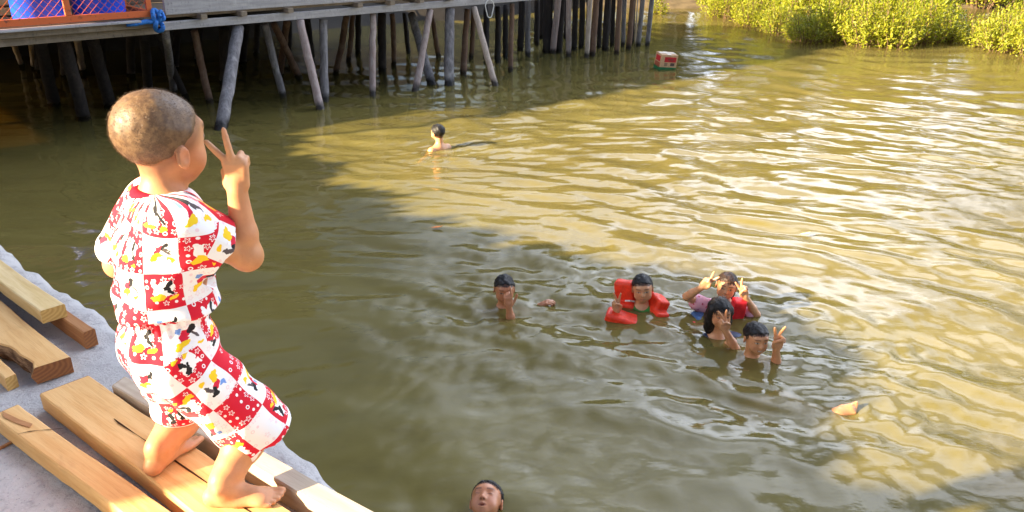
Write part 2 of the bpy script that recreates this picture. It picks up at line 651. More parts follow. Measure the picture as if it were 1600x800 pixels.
# concrete
m = M('rough_concrete', .9, .2)
co = m.coord('Object')
n1 = m.noise(co, 2.2, 6, .65); n2 = m.noise(co, 26, 6, .7); n3 = m.noise(co, 120, 4, .6)
v = m.voro(co, 55); pit = X(m.nt, v.outputs['Distance']).ss(.02, .25)
c = m.mix(n1.ss(.35, .65), (.41, .39, .378), (.51, .485, .472))
c = m.mix(n2.ss(.5, .72) * .75, c, (.27, .25, .255))
c = m.mix(n3.ss(.58, .75) * .6, c, (.62, .59, .59))
v2 = m.voro(co, 85); sp2 = X(m.nt, v2.outputs['Distance']).lt(.16)
c = m.mix(sp2 * .55, c, (.20, .185, .19))
dirt = m.noise(co, 9, 5, .7); c = m.mix(dirt.ss(.62, .75) * .55, c, (.26, .21, .17))
m.base(c)
m.bump(n2 * .6 + n3 * .3 + pit * .1, .75, .02)
CONCRETE = m.m

# foliage
def mat_leaf(name, c1, c2, c3):
    m = M(name, .45, .4)
    a = m.node('ShaderNodeVertexColor'); a.layer_name = 'Col'
    r, g, b = m.sep(a.outputs['Color'])
    c = m.mix(r, c1, c2); c = m.mix(g.ss(.8, .95), c, c3)
    m.base(c)
    tr = m.node('ShaderNodeBsdfTranslucent'); m.link(m.mix(1.0, c, (1.0, 1.0, .45), 'MULTIPLY'), tr.inputs[0])
    mx = m.node('ShaderNodeMixShader'); mx.inputs[0].default_value = .5
    m.link(m.b.outputs[0], mx.inputs[1]); m.link(tr.outputs[0], mx.inputs[2]); m.link(mx.outputs[0], m.out.inputs[0])
    return m.m


LEAF = mat_leaf('mangrove_leaf', (.21, .25, .018), (.38, .38, .026), (.54, .47, .06))
LEAF_FAR = mat_leaf('far_tree_leaf', (.04, .07, .012), (.08, .10, .014), (.12, .12, .02))
STEM = simple('brown_stem', (.16, .10, .06), .8, .2, .3, 20)
MUD = simple('river_mud', (.10, .075, .045), .8, .2, .3, 3, .5)
# ------------------------------------------------------------------ water
WATER_BASE_SUN = None
SWIM = []      # (x, y, strength) of bodies that stir the water, filled below
for px, py, s_ in ((795, 480, 1.0), (1000, 490, 1.1), (1130, 500, 1.0), (1185, 560, 1.1), (684, 232, .9), (762, 790, .7), (1330, 640, .5)):
    q = onz(px, py, 0); SWIM.append((q[0], q[1], s_))


def spaced(a, b, fine0, fine1, hf, grow=1.18):
    xs = list(np.arange(fine0, fine1 + 1e-6, hf))
    h = hf; p = xs[-1]
    while p < b:
        h = min(h * grow, 12); p += h; xs.append(p)
    h = hf; p = xs[0]; lo = []
    while p > a:
        h = min(h * grow, 12); p -= h; lo.append(p)
    return np.array(lo[::-1] + xs)


def wave_h(x, y):
    r = np.random.default_rng(21)
    z = np.zeros_like(x)
    zc = np.zeros_like(x)
    # gentle warp keeps the crests from running dead straight
    xw = x + .22 * np.sin(.9 * y + .5 * x + 1.0) + .12 * np.sin(2.1 * x - 1.3 * y)
    yw = y + .20 * np.sin(.8 * x - .35 * y) + .10 * np.sin(2.3 * y + 1.1 * x + 2.0)
    for i in range(54):
        lam = .11 * (8.5 ** r.random())
        th = R(72) + r.normal() * .42
        k = 2 * math.pi / lam
        amp = .0185 / k * (lam / .5) ** .12
        ph = r.uniform(0, 6.28)
        z += amp * np.sin(k * (xw * math.cos(th) + yw * math.sin(th)) + ph)
    for i in range(40):
        lam = .075 * (3.6 ** r.random())
        th = r.uniform(0, 6.28)
        k = 2 * math.pi / lam
        zc += .017 / k * np.sin(k * (xw * math.cos(th) + yw * math.sin(th)) + r.uniform(0, 6.28))
    st = np.zeros_like(x)
    for (sx, sy, s_) in SWIM:
        rr = np.hypot(x - sx, y - sy)
        st += s_ * np.exp(-(rr / .75) ** 2)
        z += s_ * .0030 * np.exp(-rr / .45) * np.sin(2 * math.pi * rr / .17 - 1.0)
    z += zc * np.clip(.40 + 1.1 * st, 0, 1.5)
    # calmer in the lee of the pier and jetty on the left
    calm = 1 / (1 + np.exp(-(x + .4 - .10 * (y - 5)) / .8))
    return z * (.72 + .28 * calm)


xs = spaced(-60, 90, -4.6, 6.2, .022)
ys = spaced(-6, 170, 1.0, 9.5, .022, 1.03)
gx, gy = np.meshgrid(xs, ys, indexing='ij')
gz = wave_h(gx, gy)
gz = gz * np.clip((40 - np.hypot(gx, gy)) / 20, 0, 1)
P = np.stack([gx, gy, gz], -1).reshape(-1, 3)
ni, nj = gx.shape
ii = np.arange(ni * nj).reshape(ni, nj)
F = np.stack([ii[:-1, :-1], ii[1:, :-1], ii[1:, 1:], ii[:-1, 1:]], -1).reshape(-1, 4)
m = M('muddy_river_water', .045, .5)
co = m.coord('Object')
n1 = m.noise(co, .55, 4, .6); n2 = m.noise(m.mapping(co, (1, 2.2, 1)), 2.6, 4, .6)
c = m.mix(n1.ss(.3, .7), (.160, .132, .040), (.202, .167, .050))
c = m.mix(n2.ss(.45, .75) * .45, c, (.126, .105, .036))
m.base(c)
m.b.inputs['IOR'].default_value = 1.333
f1 = m.noise(m.mapping(co, (1, 1.5, 1)), 9, 3, .5); f2 = m.noise(m.mapping(co, (1, 1.6, 1)), 34, 3, .55)
m.bump(f1 * .7 + f2 * .3, .16, .012)
tr = m.node('ShaderNodeBsdfTransparent'); tr.inputs[0].default_value = (.85, .68, .36, 1)
mx = m.node('ShaderNodeMixShader'); mx.inputs[0].default_value = .74
m.link(tr.outputs[0], mx.inputs[1]); m.link(m.b.outputs[0], mx.inputs[2]); m.link(mx.outputs[0], m.out.inputs[0])
WATER = m.m
o = mk('water', P, F, WATER, smooth=True); tag(o, 'muddy olive brown river water with gentle ripples', kind='structure')
bed = mk('riverbed', [(-60, -6, -.42), (90, -6, -.42), (90, 170, -.42), (-60, 170, -.42)], [(0, 1, 2, 3)],
         simple('silty_riverbed', (.19, .14, .035), .9, .1, .1, 2)); tag(bed, kind='structure')

# ------------------------------------------------------------------ concrete jetty
JZ = 1.0
EA = onz(0, 380, JZ); EB = onz(610, 800, JZ)
EE = nrm(EB - EA); EN = nrm(np.array([EE[1], -EE[0], 0]))     # EN points inland (towards the camera side)
if EN[0] > 0: EN = -EN
us = np.concatenate([np.arange(-9, -1.2, .12), np.arange(-1.2, 3.4, .016), np.arange(3.4, 8, .15)])
ws = np.concatenate([np.arange(0, 2.2, .016), np.arange(2.2, 7, .2)])
gu, gw = np.meshgrid(us, ws, indexing='ij')
def edge_j(u):
    p = np.stack([u, 0 * u, 0 * u], -1).reshape(-1, 3)
    return (.012 * snoise(p, 3.1, 31) + .011 * snoise(p, 9, 32) + .007 * snoise(p, 24, 33) + .004 * snoise(p, 60, 34)).reshape(u.shape)
fall = np.exp(-gw / .10)
PX = EA[0] + EE[0] * gu + EN[0] * (gw + edge_j(gu) * fall)
PY = EA[1] + EE[1] * gu + EN[1] * (gw + edge_j(gu) * fall)
pts2 = np.stack([PX, PY, 0 * PX], -1).reshape(-1, 3)
nz = (snoise(pts2, 9, 1) * .003 + snoise(pts2, 30, 2) * .0022 + snoise(pts2, 75, 3) * .0018).reshape(gu.shape)
lipn = snoise(np.stack([gu, 0 * gu, 0 * gu], -1).reshape(-1, 3), 16, 44).reshape(gu.shape)
lip = -.020 * np.exp(-(gw / .020) ** 2) * (1 + .6 * lipn) - .008 * np.exp(-(gw / .07) ** 2) * (1 + lipn)
nz = nz + (snoise(pts2, 48, 7) * .004 + snoise(pts2, 110, 8) * .003).reshape(gu.shape) * np.exp(-(gw / .14) ** 2)
PZ = JZ + nz - .003 + lip
P = np.stack([PX, PY, PZ], -1)
nu, nw = gu.shape
top = P.reshape(-1, 3)
ii = np.arange(nu * nw).reshape(nu, nw)
F = np.stack([ii[:-1, :-1], ii[1:, :-1], ii[1:, 1:], ii[:-1, 1:]], -1).reshape(-1, 4)
low = P[:, 0].copy(); low[:, 2] = -1.0; low[:, :2] += EN[:2] * .03
n0 = len(top)
V = np.concatenate([top, low])
F2 = np.stack([ii[:-1, 0], n0 + np.arange(nu - 1), n0 + np.arange(1, nu), ii[1:, 0]], -1)
jet = mk('concrete_jetty', V, np.concatenate([F, F2]), CONCRETE, smooth=True)
tag(jet, kind='structure', label='rough pale concrete jetty with a crumbling edge above the river')


# ------------------------------------------------------------------ sawn planks on the jetty
def plank(name, a, b, far, length, thick, ztop, mat, label, end=None, bark=False, shift=0.0, bevel=.004, crack=None, torn=None):
    """a,b: pixel corners (left, right) of the visible end on the top face; far: a pixel further down the left edge"""
    A, B, C_ = onz(*a, ztop), onz(*b, ztop), onz(*far, ztop)
    d = nrm(C_ - A); w = B - A
    side = nrm(np.array([-d[1], d[0], 0]))
    if side @ w < 0: side = -side
    wid = abs(w @ side)
    skew = w @ d
    g = empty(name, A)
    tag(g, label, 'plank', 'sawn timber planks on the jetty')
    # grid so that edges can be slightly uneven
    n = 60
    t = np.linspace(0, length, n)
    r = np.random.default_rng(int(a[0] * 7 + a[1]))
    def wav(ph): return .0025 * np.sin(t * 3 + ph) + .0015 * np.sin(t * 11 + ph * 2) + r.normal(size=n) * .0005
    prof = []
    bv = bevel
    nb = 5
    for i in range(n):
        l0 = wav(1.0)[i]; r0 = wid + wav(4.0)[i]
        if bark: l0 += .012 * math.sin(t[i] * 17) + .006 * math.sin(t[i] * 41)
        zt = .0012 * math.sin(t[i] * 5 + a[0])
        pr = [(l0, -thick), (l0 - (.012 if bark else 0), -thick * .5), (l0, -bv), (l0 + bv, zt), (r0 - bv, zt), (r0, -bv), (r0, -thick)]
        row = []
        for (s_, z) in pr:
            base = A + d * (t[i] + skew * (s_ / wid) * (1 if i == 0 else max(0, 1 - i / 8))) + side * s_
            row.append((base[0], base[1], ztop + z))
        prof.append(row)
    k = len(prof[0])
    V = [p for row in prof for p in row]
    F = []; fm = []
    for i in range(n - 1):
        for j in range(k - 1):
            F.append((i * k + j, i * k + j + 1, (i + 1) * k + j + 1, (i + 1) * k + j)); fm.append(1 if (bark and j < 2) else 0)
        F.append((i * k + k - 1, i * k, (i + 1) * k, (i + 1) * k + k - 1)); fm.append(0)
    F.append(tuple(range(k))[::-1]); fm.append(0)
    F.append(tuple((n - 1) * k + j for j in range(k))); fm.append(0)
    # shape is laid along local x so that the grain follows the plank
    me = mk('board', V, F, None, g, mats=[mat, BARK], fmat=fm)
    rot = Matrix.Rotation(math.atan2(d[1], d[0]), 4, 'Z')
    me.data.transform(rot.inverted()); me.matrix_local = rot
    if end is not None:
        E = MB()
        q = [np.array(prof[0][j]) - d * .0015 for j in range(k)]
        E.add(q, [tuple(range(k))[::-1]])
        E.build('end_grain', end, g)
    if crack is not None:
        pts = [onz(*c, ztop + .0012) for c in crack]
        Vv, Ff = [], []
        for i, p in enumerate(pts):
            wv = side * (.0028 * (0.7 + .5 * math.sin(i * 2.2)) if 0 < i < len(pts) - 1 else .001)
            Vv += [p - wv, p + wv, p - wv - np.array([0, 0, .0012]), p + wv - np.array([0, 0, .0012])]
        for i in range(len(pts) - 1):
            Ff.append((4 * i, 4 * i + 1, 4 * i + 5, 4 * i + 4))
        mk('split', Vv, Ff, simple('dark_split', (.05, .022, .01), .9, .1), g)
    if torn is not None:
        mk('torn_patch', [onz(*c, ztop + .0018) for c in torn], [tuple(range(len(torn)))], WOOD_RED, g)
    return g


ZC = 1.058
plank('wood_plank', (60, 616), (140, 586), (292, 793), 2.6, .052, ZC, WOOD_A,
      'wide thick plank the boy stands on with a long split in its middle', END_RED, crack=[(178, 654), (186, 661), (215, 680), (262, 712), (300, 738), (342, 767), (380, 792), (420, 818)])
plank('wood_plank', (-14, 650), (29, 631), (160, 780), 2.4, .050, 1.055, WOOD_A,
      'long plank with a torn knotty end nearest the bottom left corner', END_PALE,
      torn=[(3, 642), (30, 655), (51, 662), (47, 668), (28, 662), (6, 652)], crack=[(28, 678), (45, 674), (62, 672), (80, 671), (99, 669)])
plank('wood_plank', (174, 603), (197, 587), (451, 761), 2.6, .060, 1.066, WOOD_GREY,
      'pale dry plank along the jetty edge behind the feet of the boy', END_PALE)
def plank_back(a, b, far, length, *k, **kw): return plank('wood_plank', a, b, far, length, *k, **kw)
plank_back((61, 486), (101, 474), (0, 441), 2.6, .048, 1.112, WOOD_PALE, 'pale yellow squared beam lying across the top of the upper stack', END_PALE)
plank_back((50, 576), (110, 557), (0, 531), 2.4, .055, 1.060, WOOD_A, 'brown plank with rough bark along its near side in the left stack', END_RED, bark=True)
plank_back((5, 592), (25, 583), (-25, 561), 1.6, .045, 1.045, WOOD_A, 'short plank end sticking in at the left picture edge', END_PALE)
plank_back((128, 521), (148, 513), (40, 456), 2.4, .060, 1.062, WOOD_RED, 'reddish narrow beam under the pale beam next to the jetty edge', END_RED)

# a splinter and a few crumbs on the concrete
mb = MB(); q = onz(4, 701, 1.0)
mb.box(q + np.array([0, 0, .005]), .05, .008, .006, ax=(.5, .85, 0), ay=(-.85, .5, 0))
tag(mb.build('wood_splinter', WOOD_RED, base=q), 'thin brown wood splinter on the bare concrete at left edge', 'splinter')

# ------------------------------------------------------------------ timber pier
PP = np.array([-2.59, 11.06, 0.0]); PE = nrm((.746, .666, 0)); PN = nrm((-.666, .746, 0))


def pier_pt(px, py, w=0.0):
    d = ray(px, py); o_ = PP + PN * w
    t = ((o_ - CAM) @ PN) / (d @ PN)
    return CAM + d * t


def pp(t, w, z): return PP + PE * t + PN * w + np.array([0, 0, z])


pier = empty('wooden_pier', pp(0, 0, 0))
tag(pier, 'old grey timber pier on many leaning posts above dark water', 'pier')
tL, tR = -7.0, 4.15
def pbeam(name, t0, t1, w, z0, z1, dep, mat, wig=0.0, parent=pier):
    mb = MB(); mb.box(pp((t0 + t1) / 2, w + dep / 2, (z0 + z1) / 2), t1 - t0, dep, z1 - z0, PE, PN, bev=.008)
    o = mb.build(name, mat, parent)
    rot = Matrix(((PE[0], PN[0], 0), (PE[1], PN[1], 0), (0, 0, 1))).to_4x4()
    return o
tc = ((pier_pt(262, 40) - PP) @ PE)
pbeam('front_beam', tc - .05, tR, 0, 1.12, 1.215, .09, BOARD)
pbeam('front_beam', tL, tc - .12, -.02, 1.09, 1.17, .10, BOARD_BROWN)
t7 = (pier_pt(705, 5) - PP) @ PE
pbeam('edge_board', tc - .02, t7, -.05, 1.295, 1.53, .045, BOARD)
pbeam('edge_board', t7 + .02, tR, .03, 1.30, 1.42, .05, BOARD_BROWN)
pbeam('edge_board', tL, tc - .1, -.12, 1.18, 1.245, .14, BOARD_BROWN)
pbeam('edge_board', tL + .6, tc - .35, -.20, 1.248, 1.275, .12, BOARD)
pbeam('deck', tL, tR, .05, 1.255, 1.293, 9.0, BOARD_BROWN)
for i, px in enumerate((318, 380, 452, 560, 610, 655, 702, 745, 790)):
    t = (pier_pt(px, 45 - (px - 318) * .075) - PP) @ PE
    mb = MB(); mb.box(pp(t, .6, 1.25), .075, 1.36, .062, PE, PN, bev=.006)
    mb.build('joist', BOARD_BROWN, pier)
for w in (1.6, 3.2, 4.8, 6.5):
    pbeam('cross_beam', tL, tR, w, 1.13, 1.25, .1, BOARD_BROWN)


def post(parent, bx, by, tx, ty, w, rad, mat, ztop=None, name='post', label=None, seed=0):
    b = onz(bx, by, 0)
    if ztop is None:
        tp = pier_pt(tx, ty, w)
    else:
        d = ray(tx, ty); tp = CAM + d * ((b[1] + w - CAM[1]) / d[1])
    ax = nrm(tp - b)
    zt = tp[2] if ztop is None else ztop
    tp = b + ax * ((zt - b[2]) / ax[2])
    lo = b - ax * (.4 / ax[2])
    n = 14
    pts = [lo + (tp - lo) * (i / (n - 1)) for i in range(n)]
    r = np.random.default_rng(int(bx * 13 + by) + seed)
    perp = nrm(np.cross(ax, (0.3, 1, 0.1)))
    bend = r.normal() * .012
    pts = [p + perp * bend * math.sin(math.pi * i / (n - 1)) + r.normal(size=3) * .003 for i, p in enumerate(pts)]
    rads = [rad * (1.06 - .12 * i / (n - 1)) * (1 + r.normal() * .025) for i in range(n)]
    rads = [q * .9 for q in rads]
    mb = MB(); mb.tube(pts, rads, 12, wob=.05, seed=seed + int(bx))
    o = mb.build(name, mat, parent, smooth=True)
    if label: o['label'] = label
    return o


for i, (bx, by, tx, ty, w, rad, mt) in enumerate((
        (346, 200, 373, 42, .10, .082, POST_BLUE), (272, 145, 258, 48, .12, .055, POST_BLUE), (329, 162, 304, 48, .8, .055, POST_BROWN),
        (502, 172, 469, 32, .02, .062, POST_PINK), (508, 158, 505, 30, .16, .062, POST_BLUE), (443, 152, 414, 38, .5, .055, POST_BLUE),
        (467, 122, 428, 38, 1.2, .06, POST_BROWN), (437, 120, 448, 35, 1.2, .06, POST_BROWN), (523, 116, 541, 27, 1.0, .055, POST_BROWN),
        (582, 150, 583, 22, .10, .050, POST_PINK), (597, 112, 597, 22, 1.3, .075, POST_DARK), (613, 102, 613, 22, 1.7, .05, POST_BROWN),
        (648, 142, 672, 16, .06, .055, POST_PINK), (675, 131, 643, 22, .9, .075, POST_BLUE), (684, 90, 674, 22, 2.2, .05, POST_BROWN),
        (702, 133, 703, 14, .10, .085, POST_BLUE), (725, 118, 731, 14, .3, .055, POST_BROWN), (736, 92, 740, 14, 1.6, .05, POST_BROWN),
        (775, 134, 741, 12, .02, .052, POST_PALE), (777, 98, 778, 10, 1.0, .06, POST_DARK), (790, 89, 790, 8, 1.5, .055, POST_DARK),
        (798, 113, 800, 6, .10, .048, POST_BROWN), (760, 92, 760, 10, 1.8, .06, POST_DARK), (545, 96, 552, 22, 2.4, .05, POST_BROWN),
        (560, 84, 560, 18, 3.2, .06, POST_DARK), (640, 84, 632, 20, 3.0, .05, POST_DARK), (486, 96, 480, 28, 2.6, .06, POST_DARK),
        (84, 165, 62, 62, 1.0, .085, POST_DARK), (133, 188, 98, 60, .35, .085, POST_DARK), (172, 168, 143, 58, .75, .085, POST_DARK),
        (232, 140, 225, 52, 1.0, .075, POST_DARK), (291, 152, 246, 52, .9, .05, POST_DARK), (352, 130, 350, 45, 1.9, .08, POST_DARK),
        (205, 118, 203, 50, 2.4, .07, POST_DARK), (380, 100, 384, 42, 2.8, .07, POST_DARK), (275, 108, 278, 48, 2.6, .06, POST_DARK),
        (310, 95, 312, 45, 3.6, .06, POST_DARK), (160, 112, 158, 56, 3.4, .07, POST_DARK), (100, 120, 96, 60, 3.4, .07, POST_DARK),
        (60, 112, 58, 62, 4.2, .06, POST_DARK), (400, 86, 402, 38, 4.2, .06, POST_DARK), (450, 80, 452, 34, 4.4, .06, POST_DARK),
        (34, 102, 20, 64, 3.2, .045, POST_PALE), (53, 106, 48, 66, 3.6, .04, POST_PALE), (129, 112, 120, 58, 3.0, .055, POST_PALE))):  # pale timber here paints the far-left inner posts as sunlit
    post(pier, bx, by, tx, ty, w, rad, mt, seed=i)

# second building's posts, running out of the top of the picture, and the house they carry
house = empty('stilt_platform', pp(9, 2, 0))
tag(house, 'raised timber platform standing on a dense cluster of upright posts over the river', 'platform')
for i, (bx, by, tx, ty, rad, mt) in enumerate((
        (812, 78, 814, 0, .07, POST_DARK), (825, 88, 826, 0, .055, POST_BLUE), (838, 70, 838, 0, .06, POST_DARK), (854, 83, 856, 0, .10, POST_DARK),
        (863, 84, 872, 0, .065, POST_PINK), (874, 82, 880, 0, .07, POST_DARK), (889, 89, 891, 0, .055, POST_PINK), (897, 78, 899, 0, .06, POST_DARK),
        (908, 76, 910, 0, .06, POST_DARK), (917, 90, 923, 0, .050, POST_PALE), (926, 88, 932, 0, .062, POST_BROWN), (936, 76, 939, 0, .05, POST_DARK),
        (945, 79, 950, 0, .07, POST_DARK), (956, 72, 958, 0, .05, POST_DARK), (963, 85, 968, 0, .055, POST_BROWN), (973, 72, 976, 0, .05, POST_BLUE),
        (981, 77, 986, 0, .055, POST_BROWN), (988, 68, 991, 0, .04, POST_DARK), (997, 73, 1004, 0, .052, POST_BLUE), (1012, 72, 1020, 0, .052, POST_BLUE),
        (846, 60, 847, 0, .06, POST_DARK), (884, 60, 885, 0, .06, POST_DARK), (920, 58, 921, 0, .06, POST_DARK), (950, 56, 951, 0, .06, POST_DARK))):
    post(house, bx, by, tx, ty, 0.0, rad, mt, ztop=2.05, seed=100 + i)
t1 = (onz(1012, 72, 0) - PP) @ PE
pbeam('floor_beam', tR + .05, t1 + .25, -.15, 1.98, 2.12, .12, BOARD_BROWN, parent=house)
pbeam('floor', tR + .05, t1 + .35, -.28, 2.121, 2.17, .8, BOARD_BROWN, parent=house)
def gable(parent, t0, t1_, w0, w1, z, rise):
    mb = MB(); wm = (w0 + w1) / 2
    for s_, (wa, wb) in enumerate(((w0, wm), (w1, wm))):
        a, b, c, d = pp(t0, wa, z), pp(t1_, wa, z), pp(t1_, wb, z + rise), pp(t0, wb, z + rise)
        up = np.array([0, 0, .05])
        mb.add([a, b, c, d, a + up, b + up, c + up, d + up], [(0, 1, 2, 3), (4, 5, 6, 7), (0, 1, 5, 4), (1, 2, 6, 5), (2, 3, 7, 6), (3, 0, 4, 7)])
    return mb.build('roof', ROOF, parent)

# house carried by the pier, above the picture: it darkens the reflections and shades the water
ph = empty('pier_house', pp(-2, 3, 1.3)); tag(ph, 'dark plank house on the pier deck seen only as a reflection in the water', 'house')
for (w, a, b) in ((1.6, -6.8, .6), (8.0, -6.8, .6)):
    pbeam('wall', a, b, w, 1.3, 3.5, .06, WALLW, parent=ph)
for tt in (-6.8, .54):
    mb = MB(); mb.box(pp(tt + .03, 4.83, 2.4), .06, 6.32, 2.2, PE, PN); mb.build('wall', WALLW, ph)
gable(ph, -7.2, 1.0, .7, 8.9, 3.5, 1.1)
# bank added behind the posts so the space under the deck stays dark
mb = MB(); V = []
bank_n = 40
rr = np.random.default_rng(3)
for i in range(bank_n + 1):
    t = -26 + 37.5 * i / bank_n
    j = rr.normal() * .25
    V += [pp(t, 6.6 + j, -.4), pp(t, 8.0 + j, .9), pp(t, 9.6 + j, 2.2), pp(t, 26, 2.6)]
mb.add(V, [(4 * i + k, 4 * i + k + 1, 4 * i + 5 + k, 4 * i + 4 + k) for i in range(bank_n) for k in range(3)])
o = mb.build('dark_backing_bank', simple('shade_dark_mud', (.030, .024, .018), .7, .2, .3, 3, .5), smooth=True); tag(o, kind='structure')  # mud colour lowered to near black, standing in for under-deck shade

# ------------------------------------------------------------------ orange cage with drums on the pier deck
cz = 1.295
cg = empty('wire_cage', pier_pt(118, 30, -.05)); tag(cg, 'orange painted steel frame cage with diamond wire mesh on the pier', 'cage')
a0 = pier_pt(-60, 42, -.10); a1 = pier_pt(237, 21, -.10)
ta, tb = (a0 - PP) @ PE - 1.2, (a1 - PP) @ PE
tm = (pier_pt(105, 20, -.10) - PP) @ PE
def crail(t0, t1_, w, z0, z1, th): 
    mb = MB(); mb.box(pp((t0 + t1_) / 2, w, (z0 + z1) / 2), t1_ - t0, th, z1 - z0, PE, PN, bev=.006); return mb.build('frame_rail', ORANGE, cg)
crail(ta, tb, -.12, cz + .005, cz + .075, .05)
crail(ta, tb, -.12, cz + .95, cz + 1.01, .05)
for t in (ta + .03, tm, tb - .03):
    crail(t - .03, t + .03, -.12, cz + .076, cz + .949, .045)
crail(tb - .06, tb, .75, cz + .005, cz + 1.01, .05)
mb = MB(); mb.box(pp(tb - .03, .31, cz + .04), .05, .8, .07, PE, PN, bev=.006); mb.build('frame_rail', ORANGE, cg)
mb = MB()
zlo, zhi = cz + .075, cz + .95
for s_ in (1, -1):
    q = ta - 1.0
    while q < tb + 1.0:
        c0, c1 = q, q + s_ * (zhi - zlo)
        # clip the diagonal to the frame
        f0, f1 = 0.0, 1.0
        for lim, sign in ((ta, 1), (tb - .06, -1)):
            v0, v1 = (c0 - lim) * sign, (c1 - lim) * sign
            if v0 < 0 and v1 < 0: f1 = -1
            elif v0 < 0: f0 = max(f0, v0 / (v0 - v1))
            elif v1 < 0: f1 = min(f1, v0 / (v0 - v1))
        if f1 > f0:
            p0 = pp(c0 + (c1 - c0) * f0, -.13 + .004 * s_, zlo + (zhi - zlo) * f0); p1 = pp(c0 + (c1 - c0) * f1, -.13 + .004 * s_, zlo + (zhi - zlo) * f1)
            mb.tube([p0, p1], .0032, 4, cap=False)
        q += .085
mb.build('wire_mesh', ORANGE, cg)


def drum(px, lab):
    c = pier_pt(px, 22, .34); c[2] = cz
    g = empty('plastic_drum', c); tag(g, lab, 'drum', 'blue plastic drums')
    prof = [(0, 0), (.24, 0), (.275, .02), (.282, .06), (.282, .27), (.292, .29), (.282, .31), (.282, .60), (.292, .62), (.282, .64), (.282, .84), (.26, .88), (.24, .90), (0, .90)]
    n = 40; V = []; F = []
    for (r_, z) in prof:
        for k in range(n): V.append(c + np.array([r_ * math.cos(2 * math.pi * k / n), r_ * math.sin(2 * math.pi * k / n), z]))
    for i in range(len(prof) - 1):
        for k in range(n): F.append((i * n + k, i * n + (k + 1) % n, (i + 1) * n + (k + 1) % n, (i + 1) * n + k))
    mk('barrel', V, F, BLUE_DRUM, g, smooth=True)
    mb = MB()
    for k in range(1):
        mb.tube([c + np.array([.12, 0, .90]), c + np.array([.12, 0, .935])], .04, 14)
    mb.build('cap', BLUE_DRUM, g)
drum(64, 'blue plastic drum behind the left panel of the orange wire cage')
drum(156, 'blue plastic drum behind the right panel of the orange wire cage')
# stacked boards at the far left of the cage
st = pier_pt(8, 20, 1.1); st[2] = cz
for k in range(5):
    mb = MB(); c = st + np.array([0, 0, .06 + .112 * k]) - PE * (.55 - .05 * (k % 2))
    mb.box(c, 1.6, .25, .085, PE, PN, bev=.006)
    o = mb.build('stacked_board', WOOD_PALE, base=c)
    tag(o, ('lowest', 'second lowest', 'middle', 'second highest', 'topmost')[k] + ' warm brown board in the stack left of the blue drums', 'board', 'boards stacked left of the drums')

# blue rope lashing at the corner of the deck
c = pier_pt(243, 33, -.14)
rp = empty('blue_rope', c); tag(rp, 'bright blue rope lashing knotted round the corner of the pier deck', 'rope')
mb = MB()
up = np.array([0, 0, 1.0])
def rloop(cx, cz_, rx, rz, rad, tl=0.0):
    pts = []
    for k in range(15):
        g = 2 * math.pi * k / 14
        pts.append(c + PE * (cx + rx * math.cos(g)) + up * (cz_ + rz * math.sin(g)) - PN * (.03 + .03 * math.cos(g * 2 + tl)))
    mb.tube(pts, rad, 8, cap=False)
rloop(.0, .05, .035, .075, .026); rloop(.015, -.05, .04, .06, .026, 1); rloop(.06, .06, .03, .05, .02, 2)
mb.build('knot', BLUE_ROPE, rp, smooth=True)
mb = MB()
mb.tube([c + PE * .0 + up * .0 - PN * .03, c - PE * .12 + up * .005 - PN * .035, c - PE * .24 - up * .015 - PN * .03, c - PE * .33 - up * .02 - PN * .02], [.03, .028, .024, .016], 8)
mb.build('tail', BLUE_ROPE, rp, smooth=True)
# thin cord hanging from the beam
c = pier_pt(765, 8, -.03)
mb = MB(); mb.tube([c + PE * .08 * math.cos(a) * (1 + .2 * math.sin(3 * a)) + up * (-.05 + .14 * math.sin(a)) for a in np.linspace(0.3, 2 * math.pi + .3, 16)], .008, 6)
tag(mb.build('hanging_cord', STRAP, base=c), 'loop of pale cord hanging from the front beam of the pier', 'cord')
# thin white pole at the outer corner of the stilt house
q = onz(992, 74, 0)
mb = MB(); mb.tube([q - up * .3, q + up * 1.2, q + up * 2.3], .012, 8)
tag(mb.build('bamboo_pole', POST_PALE, base=q), 'thin pale pole standing in the water beside the outermost house posts', 'pole')

# ------------------------------------------------------------------ floating carton
q = onz(1038, 108, -.02)
bx = empty('carton', q); tag(bx, 'small cardboard carton with red label and green lower band floating in the river', 'carton')
yaw = R(14); tilt = R(-5)
ax = np.array([math.cos(yaw), math.sin(yaw), math.tan(tilt)]); ax = nrm(ax)
ay = nrm((-math.sin(yaw), math.cos(yaw), .10)); az = nrm(np.cross(ax, ay))
W, D, H = .30, .24, .27
def bp(x, y, z): return q + ax * x + ay * y + az * z
CARD = simple('cardboard', (.62, .40, .24), .8, .2, .1, 20); CRED = simple('printed_red', (.55, .03, .04), .6, .3); CGRN = simple('printed_green', (.02, .16, .06), .6, .3)
CLID = simple('pale_tape', (.75, .66, .55), .5, .3); CDK = simple('dark_print', (.12, .08, .07), .7, .2); CBR = simple('printed_brown', (.36, .10, .06), .7, .2)
mb = MB(); mb.box(bp(0, 0, H / 2), W, D, H, ax, ay, az, bev=.005); mb.build('box_body', CARD, bx)
mb = MB(); mb.box(bp(0, 0, .025), W + .004, D + .004, .07, ax, ay, az); mb.build('green_band', CGRN, bx)
mb = MB(); mb.box(bp(.02, -D / 2 - .001, .19), .21, .002, .085, ax, ay, az); mb.box(bp(-W / 2 - .001, 0, .19), .002, .17, .09, ax, ay, az); mb.build('red_label', CRED, bx)
mb = MB()
for dx, dz in ((-.03, .0), (.01, .0), (.05, .004), (-.02, -.022), (.03, -.02)): mb.box(bp(.02 + dx, -D / 2 - .0028, .195 + dz), .026, .002, .012, ax, ay, az)
mb.build('label_print', CDK, bx)
mb = MB()
for dz in (0, -.018, -.036): mb.box(bp(-.05, -D / 2 - .001, .125 + dz), .055, .002, .009, ax, ay, az)
